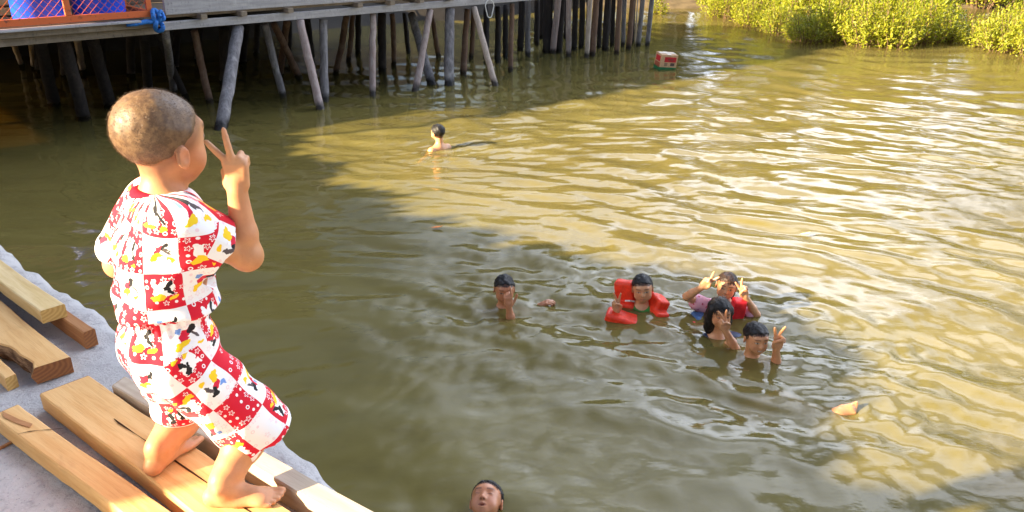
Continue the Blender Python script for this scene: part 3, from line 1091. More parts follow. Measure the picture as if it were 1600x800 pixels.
mb.build('text_lines', CDK, bx)
mb = MB(); mb.box(bp(.07, -D / 2 - .001, .11), .075, .002, .05, ax, ay, az)
mb.build('dark_print', CDK, bx)
mb = MB(); mb.box(bp(-W / 2 - .001, 0, .09), .002, .2, .08, ax, ay, az); mb.build('brown_print', CBR, bx)
mb = MB(); mb.box(bp(0, 0, H + .001), .07, D - .01, .002, ax, ay, az); mb.box(bp(0, .02, H + .004), W - .01, .10, .003, ax, ay, az); mb.build('tape', CLID, bx)

# floating leaves
def leafy(px, py, s, col, lab, rot):
    c = onz(px, py, .012)
    pts = [(-1, 0, 0), (-.3, .32, .06), (.5, .28, .10), (1, 0, .3), (.5, -.28, .16), (-.3, -.32, .04)]
    V = []
    for (x, y, z) in pts:
        V.append(c + s * np.array([x * math.cos(rot) - y * math.sin(rot), x * math.sin(rot) + y * math.cos(rot), z + .1]))
    V.append(c + np.array([0, 0, .14 * s]))
    n = len(V)
    V2 = [np.array(v) - np.array([0, 0, .002]) for v in V]
    F = [(i, (i + 1) % 6, 6) for i in range(6)] + [(n + (i + 1) % 6, n + i, n + 6) for i in range(6)]
    tag(mk('floating_leaf', V + V2, F, simple('leaf_' + lab[:6].strip(), col, .5, .4), base=c), lab, 'leaf')
leafy(1258, 366, .045, (.80, .75, .35), 'pale yellow leaf floating on the sunlit water at right', .2)
leafy(683, 356, .05, (.40, .13, .03), 'orange brown leaf floating on the shaded water below the far swimmer', .1)
# ------------------------------------------------------------------ plants
def leaf_mesh(name, P, D, Nn, L, W, shade, mat, parent):
    """P base points, D leaf directions, Nn leaf normals, folded leaf of 4 triangles each (2 quads)"""
    n = len(P)
    S = np.cross(D, Nn); S /= np.linalg.norm(S, axis=1)[:, None] + 1e-9
    Nn = np.cross(S, D)
    L = L[:, None]; W = W[:, None]
    v = np.stack([P, P + D * L * .45 + S * W + Nn * W * .35, P + D * L, P + D * L * .45 - S * W + Nn * W * .35, P + D * L * .5 - Nn * L * .03], 1)
    v[:, 2] -= Nn * L * .10
    V = v.reshape(-1, 3)
    b = np.arange(n) * 5
    F = np.concatenate([np.stack([b, b + 1, b + 2, b + 4], 1), np.stack([b, b + 4, b + 2, b + 3], 1)])
    o = mk(name, V, F, mat, parent, smooth=False)
    c = np.repeat(shade, 5, axis=0)
    set_col(o, c)
    return o


def bush_proto(h, r, nsh, seed, lab, loc, leafL=.085):
    g = empty('mangrove_bush', loc); tag(g, lab, 'bush', 'young mangrove bushes standing in the shallows')
    q = np.random.default_rng(seed)
    P, D, Nn, L, W, C = [], [], [], [], [], []
    mb = MB()
    for i in range(nsh):
        a = q.uniform(0, 6.28); rr_ = r * math.sqrt(q.random())
        base = np.array([rr_ * .55 * math.cos(a), rr_ * .55 * math.sin(a), -.12])
        hh = h * (1 - .62 * (rr_ / r) ** 2) * q.uniform(.62, 1.08)
        tip = np.array([rr_ * 1.12 * math.cos(a + q.normal() * .15), rr_ * 1.12 * math.sin(a), hh])
        if i % 4 == 0:
            mb.tube([loc + base, loc + (base + tip) / 2 + q.normal(size=3) * .02, loc + tip], [.012, .009, .004], 5, cap=False)
        ax = nrm(tip - base)
        nl = int(q.integers(11, 18))
        shoot_tone = q.random()
        for j in range(nl):
            f = 1 - (j / nl) ** 1.25 * q.uniform(.55, .95)
            p = base + (tip - base) * f + q.normal(size=3) * .022
            an = j * 2.4 + q.normal() * .3
            u = nrm(np.cross(ax, (0.2, .3, 1.0))); w = np.cross(ax, u)
            el = q.uniform(.1, 1.0) * (1.2 if j < 4 else .75)
            d = nrm((u * math.cos(an) + w * math.sin(an)) * math.cos(el) + ax * math.sin(el) + np.array([0, 0, .15]))
            P.append(loc + p); D.append(d); Nn.append(nrm(ax * math.cos(el) - (u * math.cos(an) + w * math.sin(an)) * math.sin(el) + q.normal(size=3) * .25))
            s_ = q.uniform(.7, 1.25)
            L.append(leafL * s_); W.append(leafL * .21 * s_)
            C.append((min(1, max(0, .25 * q.random() + .75 * shoot_tone)), q.random(), 0))
    leaf_mesh('leaves', np.array(P), np.array(D), np.array(Nn), np.array(L), np.array(W), np.array(C), LEAF, g)
    mb.build('stems', STEM, g)
    return g


def copy_tree(o, loc, rz, sc, label):
    c = o.copy(); COL.objects.link(c); c.location = Vector([float(k) for k in loc]); c.rotation_euler = (0, 0, rz); c.scale = (sc, sc, sc)
    c['label'] = label
    for ch in o.children:
        d = ch.copy(); COL.objects.link(d); d.parent = c
    return c


GEN = 'yellow green mangrove bush standing in the water among the others of the thicket'
protos = []
q0 = np.random.default_rng(12)
spots = [  # px, base py, height, label
    (1128, 32, .85, 'small loose mangrove bush at the left tip of the green thicket'),
    (1172, 44, .75, None), (1215, 56, .75, None),
    (1258, 71, .70, 'darker mangrove bush at the left front corner of the thicket, leaning over the water'),
    (1302, 69, .85, None), (1350, 75, .85, None), (1395, 78, .85, 'foremost middle mangrove bush of the thicket with bright shoots at the waterline'),
    (1440, 71, .90, None), (1484, 68, .52, 'low mangrove bush in front of the gap where water shows behind'),
    (1530, 76, .55, None), (1572, 86, .78, 'tall bright mangrove bush nearest to the right picture edge'), (1625, 96, .95, None),
    (1150, 22, 1.1, None), (1200, 34, 1.1, None), (1255, 48, 1.15, None), (1305, 52, 1.1, None), (1360, 55, 1.1, None), (1412, 56, 1.1, None), (1455, 52, .95, None),
    (1590, 70, .80, None), (1640, 78, 1.0, None), (1685, 95, 1.1, None), (1240, 30, 1.2, None), (1300, 32, 1.2, None), (1365, 34, 1.2, None), (1425, 36, 1.0, None),
    (1115, 17, .7, None), (1172, 14, 1.0, None),
]
for i, (px, py, h, lab) in enumerate(spots):
    loc = onz(px, py - 5, 0)
    if len(protos) < 4:
        protos.append(bush_proto(1.0, .64, 165, 40 + i, lab or GEN, loc)); protos[-1].scale = (h, h, h) if False else (max(.75, h), max(.75, h), h); continue
    c = copy_tree(protos[i % 4], loc, q0.uniform(0, 6.28), 1.0, lab or GEN)
    c.scale = (max(.8, h), max(.8, h), h * 1.15)
# sprig standing alone
loc = onz(1029, 22, 0)
g = bush_proto(.55, .28, 26, 99, 'tiny mangrove sprig standing alone in the water right of the outermost posts', loc)

for i in range(13):
    x = (26.0, 24.0, 22.0, 20.6, 7.6, 9.2, 10.8, 12.2, 13.6, 15.0, 16.4, 17.8, 19.2)[i]
    c = copy_tree(protos[i % 4], (x, 24.6 + .5 * math.sin(i * 2.1), .1), i * 1.1, 1.0, 'mangrove shrub on the far bank at the top edge of the picture')
    c.scale = (1.5, 1.3, 1.35); c['group'] = 'mangrove shrubs on the far bank'
# far bank with the trees that mirror in the water
mb = MB(); rr = np.random.default_rng(8)
for i in range(60):
    x = -40 + 130 * i / 59
    y0 = 23.8 + .35 * math.sin(x * .7) + rr.normal() * .15 + max(0, (x - 14) * .05)
    for (dy, z) in ((0, -.5), (.25, .05), (1.2, .22), (5, .5), (90, 2.5)): mb.v.append((x, y0 + dy, z))
mb.f = [(5 * i + k, 5 * i + 5 + k, 5 * i + 6 + k, 5 * i + 1 + k) for i in range(59) for k in range(4)]
o = mb.build('far_bank', MUD, smooth=True); tag(o, kind='structure')


def tree_proto(h, seed, lab, loc):
    g = empty('riverside_tree', loc); tag(g, lab, 'tree', 'riverside trees on the far bank')
    q = np.random.default_rng(seed)
    mb = MB(); mb.tube([loc + np.array([0, 0, -.2]), loc + np.array([.1, 0, h * .3]), loc + np.array([0, .1, h * .75])], [.16, .12, .05], 8)
    clumps = []
    for k in range(13):
        a = q.uniform(0, 6.28); z = h * q.uniform(.18, .95); r_ = h * .36 * math.sin(math.pi * min(1, max(.15, z / h))) * q.uniform(.35, 1.0)
        c = np.array([r_ * math.cos(a), r_ * math.sin(a), z]); clumps.append(c)
        mb.tube([loc + np.array([0, 0, z * .6]), loc + c], [.05, .015], 5, cap=False)
    mb.build('trunk', STEM, g)
    n = 2300
    ci = q.integers(0, len(clumps), n)
    off = q.normal(size=(n, 3)); off /= np.linalg.norm(off, axis=1)[:, None]; off *= (h * .15 * q.uniform(.35, 1.05, n))[:, None]
    P = np.array(clumps)[ci] + off + loc
    D = q.normal(size=(n, 3)) + off * .5; D[:, 2] -= .2; D /= np.linalg.norm(D, axis=1)[:, None]
    Nn = q.normal(size=(n, 3)); Nn[:, 2] += 1; Nn /= np.linalg.norm(Nn, axis=1)[:, None]
    tone = q.random(len(clumps))[ci]
    C = np.stack([np.clip(tone * .7 + .3 * q.random(n), 0, 1), q.random(n), 0 * tone], 1)
    leaf_mesh('crown', P, D, Nn, np.full(n, .26) * q.uniform(.7, 1.3, n), np.full(n, .075), C, LEAF_FAR, g)
    return g
tps = []
for i, (x, y, h) in enumerate(((7.5, 28, 7.4), (10.2, 29.5, 7.2), (13, 28.5, 6.4), (-.5, 28.5, 6.8), (1.2, 30, 7.6), (3.8, 28, 7.2), (6.2, 30.5, 7.8), (9.0, 27.8, 6.6), (11.8, 28, 6.4), (14.6, 28.6, 5.4), (17.4, 28.8, 5.2), (16, 30, 5.8), (18.8, 29, 5.0), (22, 30, 5.4), (25.5, 31, 5.8), (29, 30, 5.2), (5, 29, 7.4), (33, 31, 5.6), (2.5, 29.5, 7.4))):
    lab = 'leafy riverside tree on the far bank mirrored in the water'
    if len(tps) < 2: tps.append(tree_proto(5.0, 60 + i, lab, np.array([x, y, .2]))); tps[-1].scale = (1.15, 1.15, h / 5)
    else:
        c = copy_tree(tps[i % 2], (x, y, .2), i * 1.3, 1, lab); c.scale = (1.15, 1.15, h / 5)

# ------------------------------------------------------------------ unseen casters added off to the left to shade the water
SAZ = R(22.0); SEL = R(22.0)
DV = np.array([math.cos(SAZ), math.sin(SAZ), 0]); NV = np.array([-math.sin(SAZ), math.cos(SAZ), 0])
def uv(u, v, z): return DV * v + NV * u + np.array([0, 0, z])
TE = math.tan(SEL)
def hut(u0, u1, v_near, v_far, reach, lab, name='plank_hut'):
    """hut on the jetty whose eave along v_near throws its shade to distance `reach` on the water"""
    ze = (reach - v_near) * TE
    g = empty(name, uv((u0 + u1) / 2, (v_near + v_far) / 2, 1.0)); tag(g, lab, 'hut')
    us_, vs_ = (u0 + u1) / 2, (v_near + v_far) / 2
    zt = ze - .06
    for (du, dv, cu, cv) in ((u1 - u0, .06, us_, v_near - .03), (u1 - u0, .06, us_, v_far + .03), (.06, v_near - v_far - .13, u0 + .03, vs_), (.06, v_near - v_far - .13, u1 - .03, vs_)):
        mb = MB(); mb.box(uv(cu, cv, (1.0 + zt) / 2), du, dv, zt - 1.0, NV, -DV, (0, 0, 1)); mb.build('wall', WALLW, g)
    mb = MB(); mb.box(uv(us_, vs_, ze - .025), u1 - u0, v_near - v_far, .05, NV, -DV, (0, 0, 1)); mb.build('roof', ROOF, g)
    return g
UB = 1.83
def shade_caster(name, v_near, v_far, prof, lab, jit, seed, step=.07):
    """added unseen caster whose ragged roof edge follows prof: (u, distance its shade reaches on the water)"""
    q = np.random.default_rng(seed)
    u_ = np.arange(prof[0][0], prof[-1][0] + 1e-6, step)
    rc = np.interp(u_, [p[0] for p in prof], [p[1] for p in prof])
    zz = (rc - v_near) * TE
    jt = q.normal(size=len(u_)) * jit + .05 * np.sin(u_ * 5.3 + seed) * (jit > .01)
    g = empty(name, uv(u_.mean(), (v_near + v_far) / 2, 1.0)); tag(g, lab, 'hut')
    mb = MB()
    V, F = [], []
    for i in range(len(u_)):
        z = zz[i] + jt[i]
        V += [uv(u_[i], v_near, z), uv(u_[i], v_far, zz[i]), uv(u_[i], v_near - .01, zz[i] - .12), uv(u_[i], v_far, zz[i] - .12)]
    for i in range(len(u_) - 1):
        a, b = 4 * i, 4 * i + 4
        F += [(a, b, b + 1, a + 1), (a + 2, a + 3, b + 3, b + 2), (a, a + 2, b + 2, b), (a + 1, b + 1, b + 3, a + 3)]
    mb.add(V, F); mb.build('shade_roof', THATCH, g)
    for (nm, vv) in (('front_wall', v_near - .15), ('back_wall', v_far + .15)):
        V, F = [], []
        for i in range(len(u_)):
            V += [uv(u_[i], vv, .985), uv(u_[i], vv, zz[i] - .13), uv(u_[i], vv - .05, .985), uv(u_[i], vv - .05, zz[i] - .13)]
        for i in range(len(u_) - 1):
            a, b = 4 * i, 4 * i + 4
            F += [(a, b, b + 1, a + 1), (a + 2, a + 3, b + 3, b + 2)]
        mb = MB(); mb.add(V, F); mb.build('wall', WALLW, g)
    return g
THATCH = mat_weather('palm_thatch', (.30, .22, .13), (.20, .14, .08), (.38, .30, .2))
shade_caster('shade_hut', -3.0, -5.2, [(1.72, 2.52), (2.05, 2.58), (2.4, 2.74), (2.97, 3.36), (3.6, 3.56), (4.0, 3.46), (4.7, 2.92), (5.3, 2.25)], 'unseen hut shape added left of the picture to shade the jetty and water', .04, 5)
shade_caster('shade_hut', -3.3, -4.7, [(5.20, 2.30), (6.4, 1.62), (7.5, 1.36), (9.2, 1.1), (10.5, .95)], 'longer lower unseen hut shape added beside the first to shade the water', .05, 9)
# ------------------------------------------------------------------ people: shared anatomy
def rotm(v, axis, ang):
    axis = nrm(axis); v = np.asarray(v, float)
    return v * math.cos(ang) + np.cross(axis, v) * math.sin(ang) + axis * (axis @ v) * (1 - math.cos(ang))


def head_ops(fr, slim=1.0, mouth_open=0.0, nose=1.0, ear=.88, ez=-.006, deep=1.0):
    E = lambda loc, r, k=.02, sub=False: ball(None, r, k * fr.sc, sub, fr, loc)
    Cn = lambda a, b, r1, r2, k=.012, sub=False: cone(fr.p(*a), fr.p(*b), r1 * fr.sc, r2 * fr.sc, k * fr.sc, sub)
    ops = [
        E((0, -.016, .030), (.0735 * slim, .092 * deep, .075)),
        E((0, .020, .012), (.067 * slim, .068, .070), .03),
        E((0, .030, -.034), (.055 * slim, .055, .056), .03),
        E((0, .052, -.072), (.030 * slim, .026, .022), .03),
        E((.040 * slim, .046, -.040), (.022, .024, .026), .025), E((-.040 * slim, .046, -.040), (.022, .024, .026), .025),
        Cn((-.034, .073, .030), (.034, .073, .030), .010, .010, .018),
        E((.031, .094, .006), (.017, .011, .011), .012, True), E((-.031, .094, .006), (.017, .011, .011), .012, True),
        E((.031, .0735, .006), (.0150, .0115, .0120), .004), E((-.031, .0735, .006), (.0150, .0115, .0120), .004),
        Cn((0, .082, .012), (0, .097 * (1 + .0 * nose), -.018), .0065, .0085, .012),
        E((0, .098, -.022), (.0105, .009, .0085), .008), E((.0105, .089, -.024), (.0078, .009, .0068), .006), E((-.0105, .089, -.024), (.0078, .009, .0068), .006),
        Cn((-.018, .077, -.050), (0, .086, -.0465), .0055, .0068, .007), Cn((.018, .077, -.050), (0, .086, -.0465), .0055, .0068, .007),
        Cn((-.015, .078, -.057 - mouth_open), (.015, .078, -.057 - mouth_open), .0062, .0062, .007), E((0, .083, -.058 - mouth_open), (.012, .008, .006), .006),
    ]
    if mouth_open > .002:
        ops.append(E((0, .086, -.053 - mouth_open * .5), (.013, .014, .002 + mouth_open * .5), .003, True))
    else:
        ops.append(Cn((-.019, .088, -.0535), (.019, .088, -.0535), .0022, .0022, .004, True))
    for s_ in (1, -1):
        ex = Frame(fr.p(.071 * s_ * slim, -.006, ez), fr.M[0] * s_ * .93 - fr.M[1] * .38, fr.M[1] * .93 + fr.M[0] * s_ * .38, fr.M[2], fr.sc * ear)
        ops += [ball(None, (.0085, .021, .032), .006 * fr.sc, False, ex, (.009, -.004, .0)),
                ball(None, (.007, .012, .019), .004 * fr.sc, True, ex, (.017, .004, .003)),
                ball(None, (.0065, .008, .009), .005 * fr.sc, False, ex, (.008, .002, -.026))]
    return ops


def face_colors(L, col, skin, brow=(.02, .012, .01), lip=(.40, .13, .11), closed=False, iris=(.012, .008, .006), smile=False):
    """L: points in head frame; paints brows, eyes, lips, nostrils into col"""
    x, y, z = L[:, 0], L[:, 1], L[:, 2]
    ax = np.abs(x)
    fr_ = (y > .03)
    def blend(mask, c, w=1.0):
        mk_ = np.clip(mask, 0, 1)[:, None] * w
        col[:] = col * (1 - mk_) + np.array(c) * mk_
    near = fr_ & (ax < .09) & (z > -.11) & (z < .11) & ((x / .08) ** 2 + (y / .108) ** 2 + (z / .12) ** 2 < 1.15)
    f = near.astype(float)
    cheek = np.exp(-(((ax - .040) / .022) ** 2 + ((z + .030) / .022) ** 2)) * f
    blend(cheek * .35, (.55, .20, .13))
    bz = .0285 - .10 * (ax - .030) ** 2 * 30 + .002
    blend(f * np.clip(1.4 - np.abs(z - bz) / .0042, 0, 1) * np.clip((.053 - ax) / .006, 0, 1) * np.clip((ax - .011) / .004, 0, 1), brow, .85)
    ez = .006
    e = ((ax - .031) / .0150) ** 2 + ((z - ez - .0012 * ((ax - .031) / .015)) / (.0050 if not closed else .0022)) ** 2
    if closed:
        blend(f * np.clip(1.6 - e, 0, 1), (.05, .025, .02), .9)
    else:
        blend(f * np.clip((1.55 - e) * 3, 0, 1), (.045, .022, .016), .9)
        blend(f * np.clip((1.0 - e) * 4, 0, 1), (.62, .58, .54))
        i = ((ax - .031) / .0066) ** 2 + ((z - ez) / .0066) ** 2
        blend(f * np.clip((1.0 - i) * 4, 0, 1) * (e < 1.1), iris)
    blend(f * (y > .07) * np.clip(1.5 - np.hypot((ax - .0075) / .0045, (z + .0295) / .0030), 0, 1), (.07, .025, .02), .9)
    l = (x / .021) ** 2 + ((z + .0535) / .0090) ** 2
    blend(f * (y > .06) * np.clip((1.1 - l) * 3, 0, 1), lip, .75)
    if smile:
        up = .0535 - 9.0 * x ** 2
        blend(f * (y > .06) * np.clip(1.5 - np.abs(z + up) / .0052, 0, 1) * (ax < .021), (.24, .07, .06), .9)
        blend(f * (y > .06) * np.clip(1.5 - np.abs(z + up) / .0030, 0, 1) * (ax < .017), (.74, .70, .64), .95)
        return
    blend(f * (y > .06) * np.clip(1.4 - np.abs(z + .0535) / .0016, 0, 1) * (ax < .0195), (.10, .03, .03), .85)


def hand_ops(w, Fd, Nd, Sd, L, straight, thumb='fold', curl=1.0):
    """w wrist, Fd towards fingertips, Nd palm normal, Sd towards the thumb side; straight: {finger: spread angle towards Sd}"""
    Fd = nrm(Fd); Nd = nrm(Nd - Fd * (Fd @ Nd)); Sd0 = np.cross(Fd, Nd); Sd = Sd0 if Sd0 @ Sd > 0 else -Sd0
    P = lambda f, s_, n: w + L * (Fd * f + Sd * s_ + Nd * n)
    M3 = [Sd, Fd, Nd]
    ops = [rbox(P(.27, -.01, 0), (.135 * L, .17 * L, .035 * L), .055 * L, M3, .05 * L),
           cone(P(-.02, 0, 0), P(.16, .0, 0), .115 * L, .13 * L, .08 * L),
           ball(P(.16, .13, .06), (.10 * L, .13 * L, .08 * L), .05 * L, False, Frame((0, 0, 0), *M3))]
    base = {0: (.52, .150, .41), 1: (.55, .050, .46), 2: (.53, -.052, .42), 3: (.48, -.145, .34)}
    for k, (bf, bs, ln) in base.items():
        r = (.058, .058, .055, .048)[k] * L
        b = P(bf - .08, bs, 0)
        if k in straight:
            a = straight[k]
            d = nrm(Fd * math.cos(a) + Sd * math.sin(a) + Nd * .10)
            d2 = nrm(d + Nd * .10); d3 = nrm(d2 + Nd * .08)
            k0 = P(bf, bs, 0); k1 = k0 + d * ln * L * .45; k2 = k1 + d2 * ln * L * .31; k3 = k2 + d3 * ln * L * .22
            ops += [cone(b, k0, r * 1.1, r * 1.06, .03 * L), cone(k0, k1, r * 1.05, r * .98, .012 * L), cone(k1, k2, r * .98, r * .90, .006 * L), cone(k2, k3, r * .90, r * .74, .006 * L)]
        else:
            c = curl
            k0 = P(bf, bs, .02)
            k1 = k0 + L * ln * .48 * nrm(Fd * (1 - .75 * c) + Nd * (.25 + .75 * c))
            k2 = k1 + L * ln * .32 * nrm(Fd * (.5 - 1.4 * c) + Nd * (.6 - .2 * c))
            k3 = k2 + L * ln * .22 * nrm(Fd * (.3 - .7 * c) + Nd * (.5 - 1.3 * c))
            ops += [cone(b, k0, r * 1.1, r * 1.08, .03 * L), cone(k0, k1, r * 1.06, r, .012 * L), cone(k1, k2, r, r * .92, .006 * L), cone(k2, k3, r * .92, r * .8, .006 * L)]
    r = .062 * L
    if thumb == 'fold':
        t = [P(.10, .14, .06), P(.30, .20, .14), P(.45, .10, .24), P(.50, -.03, .26)]
    else:
        t = [P(.10, .14, .04), P(.26, .27, .08), P(.42, .36, .10), P(.54, .40, .10)]
    ops += [cone(t[0], t[1], r * 1.25, r * 1.1, .04 * L), cone(t[1], t[2], r * 1.1, r, .01 * L), cone(t[2], t[3], r, r * .8, .008 * L)]
    return ops


def limb(pts, rads, k=.015):
    return [cone(pts[i], pts[i + 1], rads[i], rads[i + 1], k) for i in range(len(pts) - 1)]


def foot_ops(ankle, Fd, Sd, L, zsole):
    Fd = nrm(Fd); Sd = nrm(Sd)
    U = np.array([0, 0, 1.0])
    c = np.array([ankle[0], ankle[1], zsole])
    P = lambda f, s_, z: c + Fd * (f * L) + Sd * (s_ * L) + U * (z * L)
    Fm = Frame((0, 0, 0), Sd, Fd, U)
    ops = [ball(P(-.14, 0, .15), (.155 * L, .16 * L, .155 * L), .05 * L, False, Fm),
           cone(P(0.0, 0, .42), P(.05, .0, .24), .165 * L, .18 * L, .08 * L),
           cone(P(0.02, 0, .25), P(.42, .02, .13), .17 * L, .12 * L, .10 * L),
           ball(P(.22, -.04, .10), (.15 * L, .34 * L, .10 * L), .08 * L, False, Fm),
           ball(P(.52, .0, .09), (.215 * L, .17 * L, .09 * L), .08 * L, False, Fm)]
    for k, (s_, f0, f1, r) in enumerate(((.15, .58, .80, .064), (.055, .60, .80, .048), (-.025, .59, .765, .045), (-.098, .57, .72, .042), (-.165, .54, .665, .040))):
        ops.append(cone(P(f0, s_, .07), P(f1, s_ * 1.04, .052), r * L, r * L * .95, .012 * L))
    # ankle bones
    ops += [ball(P(.0, .155, .40), .06 * L, .05 * L), ball(P(-.02, -.155, .36), .06 * L, .05 * L)]
    return ops


def hair_solid(fr, name, mat, parent, h, grow=.006, plane=None, extra=(), side=True, disp=.0025, freq=190, sub_face=True, slim=1.0, fringe=0.0, deep=1.0):
    E = lambda loc, r, k=.02, sub=False: ball(None, r, k * fr.sc, sub, fr, loc)
    ops = [E((0, -.016, .030), (.0735 * slim + grow, .092 * deep + grow, .075 + grow)), E((0, .020, .014), (.067 * slim + grow, .068 + grow, .071 + grow), .03)]
    y0, z0, sl = plane or (.083, .066, .80)
    n = nrm(fr.M[1] * sl - fr.M[2] * 1.0); y0 -= .010; z0 += .003
    ops.append(half(fr.p(0, y0, z0), n, .014))
    ops += list(extra)
    def dsp(Xg, Yg, Zg):
        return disp * (np.sin(Xg * freq + 2 * np.sin(Zg * 90)) * np.sin(Yg * freq * .8 + np.sin(Xg * 110)) + .6 * np.sin(Zg * freq * .7 + Xg * 120))
    v, F = solid(ops, h, disp=dsp, rel=1)
    return mk(name, v, F, mat, parent, smooth=True)


def quad_uv(o, uv_loop):
    l = o.data.uv_layers.new(name='UVMap')
    l.data.foreach_set('uv', uv_loop.astype(np.float32).ravel())


# ------------------------------------------------------------------ the boy on the planks
ZP = 1.058
a_h = R(63); Fh = np.array([math.cos(a_h), math.sin(a_h), 0]); Rh = np.array([math.sin(a_h), -math.cos(a_h), 0])
a_b = R(38); Fb = np.array([math.cos(a_b), math.sin(a_b), 0]); Rb = np.array([math.sin(a_b), -math.cos(a_b), 0])
U3 = np.array([0, 0, 1.0])
hp = R(-5)
HF = Frame(ony(249, 221, 1.617), Rh, Fh * math.cos(hp) + U3 * math.sin(hp), U3 * math.cos(hp) - Fh * math.sin(hp), 1.0)
NBk = ony(253, 306, 1.60)
ShR = NBk + Rb * .098 - U3 * .045 + Fb * .0
ShL = NBk - Rb * .104 - U3 * .045
ElR = ony(385, 399, 1.60)
WrR = ony(371, 300, 1.60)
WC = ony(264, 464, 1.575); HC_ = ony(264, 538, 1.585)
HipR = HC_ + Rb * .058 - U3 * .01; HipL = HC_ - Rb * .058 - U3 * .01
KnR = ony(396, 663, 1.60); KnL = ony(292, 640, 1.72)
AnR = onz(352, 788, ZP); AnR = np.array([AnR[0], AnR[1], ZP + .055])
AnL = onz(252, 733, ZP); AnL = np.array([AnL[0], AnL[1], ZP + .055])
AnR0, AnL0 = AnR.copy(), AnL.copy()
skin = np.array((.55, .26, .115))
ops = head_ops(HF, slim=1.04, ear=.74, ez=-.022, deep=.84)
ops += [cone(HF.p(0, -.008, -.06), NBk - U3 * .01, .035, .043, .022),
        cone(NBk + Rb * .02 - U3 * .03, ShR, .045, .046, .04), cone(NBk - Rb * .02 - U3 * .03, ShL, .045, .046, .04)]
Fm = Frame((0, 0, 0), Rb, Fb, U3)
ops += [ball(NBk - U3 * .11, (.092, .068, .11), .04, False, Fm), ball(WC + U3 * .03, (.086, .072, .11), .05, False, Fm), ball(HC_ + U3 * .02, (.092, .080, .085), .05, False, Fm)]
ops += limb([ShR, (ShR + ElR) / 2, ElR], [.038, .034, .030], .012) + limb([ElR, ElR + (WrR - ElR) * .35, WrR], [.0295, .029, .0205], .012)
ops += [ball(ElR + np.array([.003, 0, -.002]), .029, .02)]
ElL = ony(186, 412, 1.70); WrL = WC + Fb * .05 - Rb * .135 - U3 * .03
ops += limb([ShL, (ShL + ElL) / 2, ElL], [.041, .036, .032], .012) + limb([ElL, ElL + (WrL - ElL) * .35, WrL], [.033, .034, .023], .012)
ops += hand_ops(WrL, -U3 + Fb * .1, Rb, Fb, .11, {}, 'out', .45)
# right hand: back towards us, index and middle finger spread into a V
tipdir = ony(352, 214, 1.60) - WrR
left_ = np.array([-1.0, 0, 0])
ops += hand_ops(WrR, ony(366, 240, 1.605) - WrR, np.array([-.10, 1.0, -.05]), left_, .132, {0: R(46), 1: R(13)}, 'fold', 1.0)
# legs
ops += limb([HipR, HipR + (KnR - HipR) * .5, KnR], [.072, .063, .047], .03) + limb([KnR, KnR + (AnR - KnR) * .32, KnR + (AnR - KnR) * .75, AnR], [.046, .045, .033, .029], .02)
ops += limb([HipL, HipL + (KnL - HipL) * .5, KnL], [.072, .063, .047], .03) + limb([KnL, KnL + (AnL - KnL) * .32, KnL + (AnL - KnL) * .75, AnL], [.046, .045, .033, .029], .02)
dR = nrm(onz(440, 786, ZP) - onz(350, 792, ZP)); dL = nrm(onz(300, 690, ZP) - onz(250, 735, ZP))
ops += foot_ops(AnR, dR, np.array([-dR[1], dR[0], 0]), .158, ZP + .001) + foot_ops(AnL, dL, np.array([dL[1], -dL[0], 0]), .155, ZP + .001)
ops.append(half((0, 0, ZP + .0015), (0, 0, -1), .003))
v, F = solid(ops, .0038, rel=2)
base = np.array([(AnR[0] + AnL[0]) / 2, (AnR[1] + AnL[1]) / 2, ZP])
boy = mk('person', v, F, SKIN, base=base, smooth=True)
tag(boy, 'small boy in red and white printed clothes standing on the planks, two fingers raised', 'person')
col = np.tile(skin, (len(v), 1))
L_ = HF.local(v)
inh = (np.abs(L_) < .14).all(1)
cc = col[inh]; face_colors(L_[inh], cc, skin); col[inh] = cc
ear = np.exp(-(((np.abs(L_[:, 0]) - .082) / .016) ** 2 + ((L_[:, 1] + .006) / .03) ** 2 + ((L_[:, 2] + .006) / .04) ** 2))
col = col * (1 - .35 * ear[:, None]) + np.array((.62, .20, .11)) * .35 * ear[:, None]
# stubble that fades out below the clipped hair
pl = (L_[:, 2] - .066) - .98 * (L_[:, 1] - .083)
st = np.clip(1 + pl / .034, 0, 1) ** 1.4 * inh * (np.abs(L_[:, 0]) < .080)
col = col * (1 - .65 * st[:, None]) + np.array((.13, .075, .04)) * .65 * st[:, None]
sole = np.clip(1 - (v[:, 2] - ZP) / .014, 0, 1)
col = col * (1 - .4 * sole[:, None]) + np.array((.30, .15, .09)) * .4 * sole[:, None]
set_col(boy, col)

hair = hair_solid(HF, 'hair', BUZZ, boy, .0040, .0022, disp=.0006, freq=260, slim=1.04, deep=.84, plane=(.083, .066, .98))
# short bristles over the clipped scalp
hv = np.zeros(len(hair.data.vertices) * 3); hair.data.vertices.foreach_get('co', hv); hv = hv.reshape(-1, 3) + BASE[hair.name]
hn = np.zeros(len(hair.data.vertices) * 3); hair.data.vertices.foreach_get('normal', hn); hn = hn.reshape(-1, 3)
Lh = HF.local(hv)
okv = ((Lh[:, 0] / .081) ** 2 + ((Lh[:, 1] + .012) / .083) ** 2 + ((Lh[:, 2] - .03) / .08) ** 2 > .92)
hv, hn = hv[okv], hn[okv]
q = np.random.default_rng(4)
pick = q.integers(0, len(hv), 17000)
p0 = hv[pick] + q.normal(size=(len(pick), 3)) * .0018
n0 = hn[pick]
crown_pt = HF.p(.01, -.07, .085)
flow = p0 - crown_pt; flow -= n0 * (flow * n0).sum(1)[:, None]; flow /= np.linalg.norm(flow, axis=1)[:, None] + 1e-9
d = n0 * .30 + flow * 1.0 + q.normal(size=p0.shape) * .14; d /= np.linalg.norm(d, axis=1)[:, None]
sd = np.cross(d, q.normal(size=d.shape)); sd /= np.linalg.norm(sd, axis=1)[:, None]
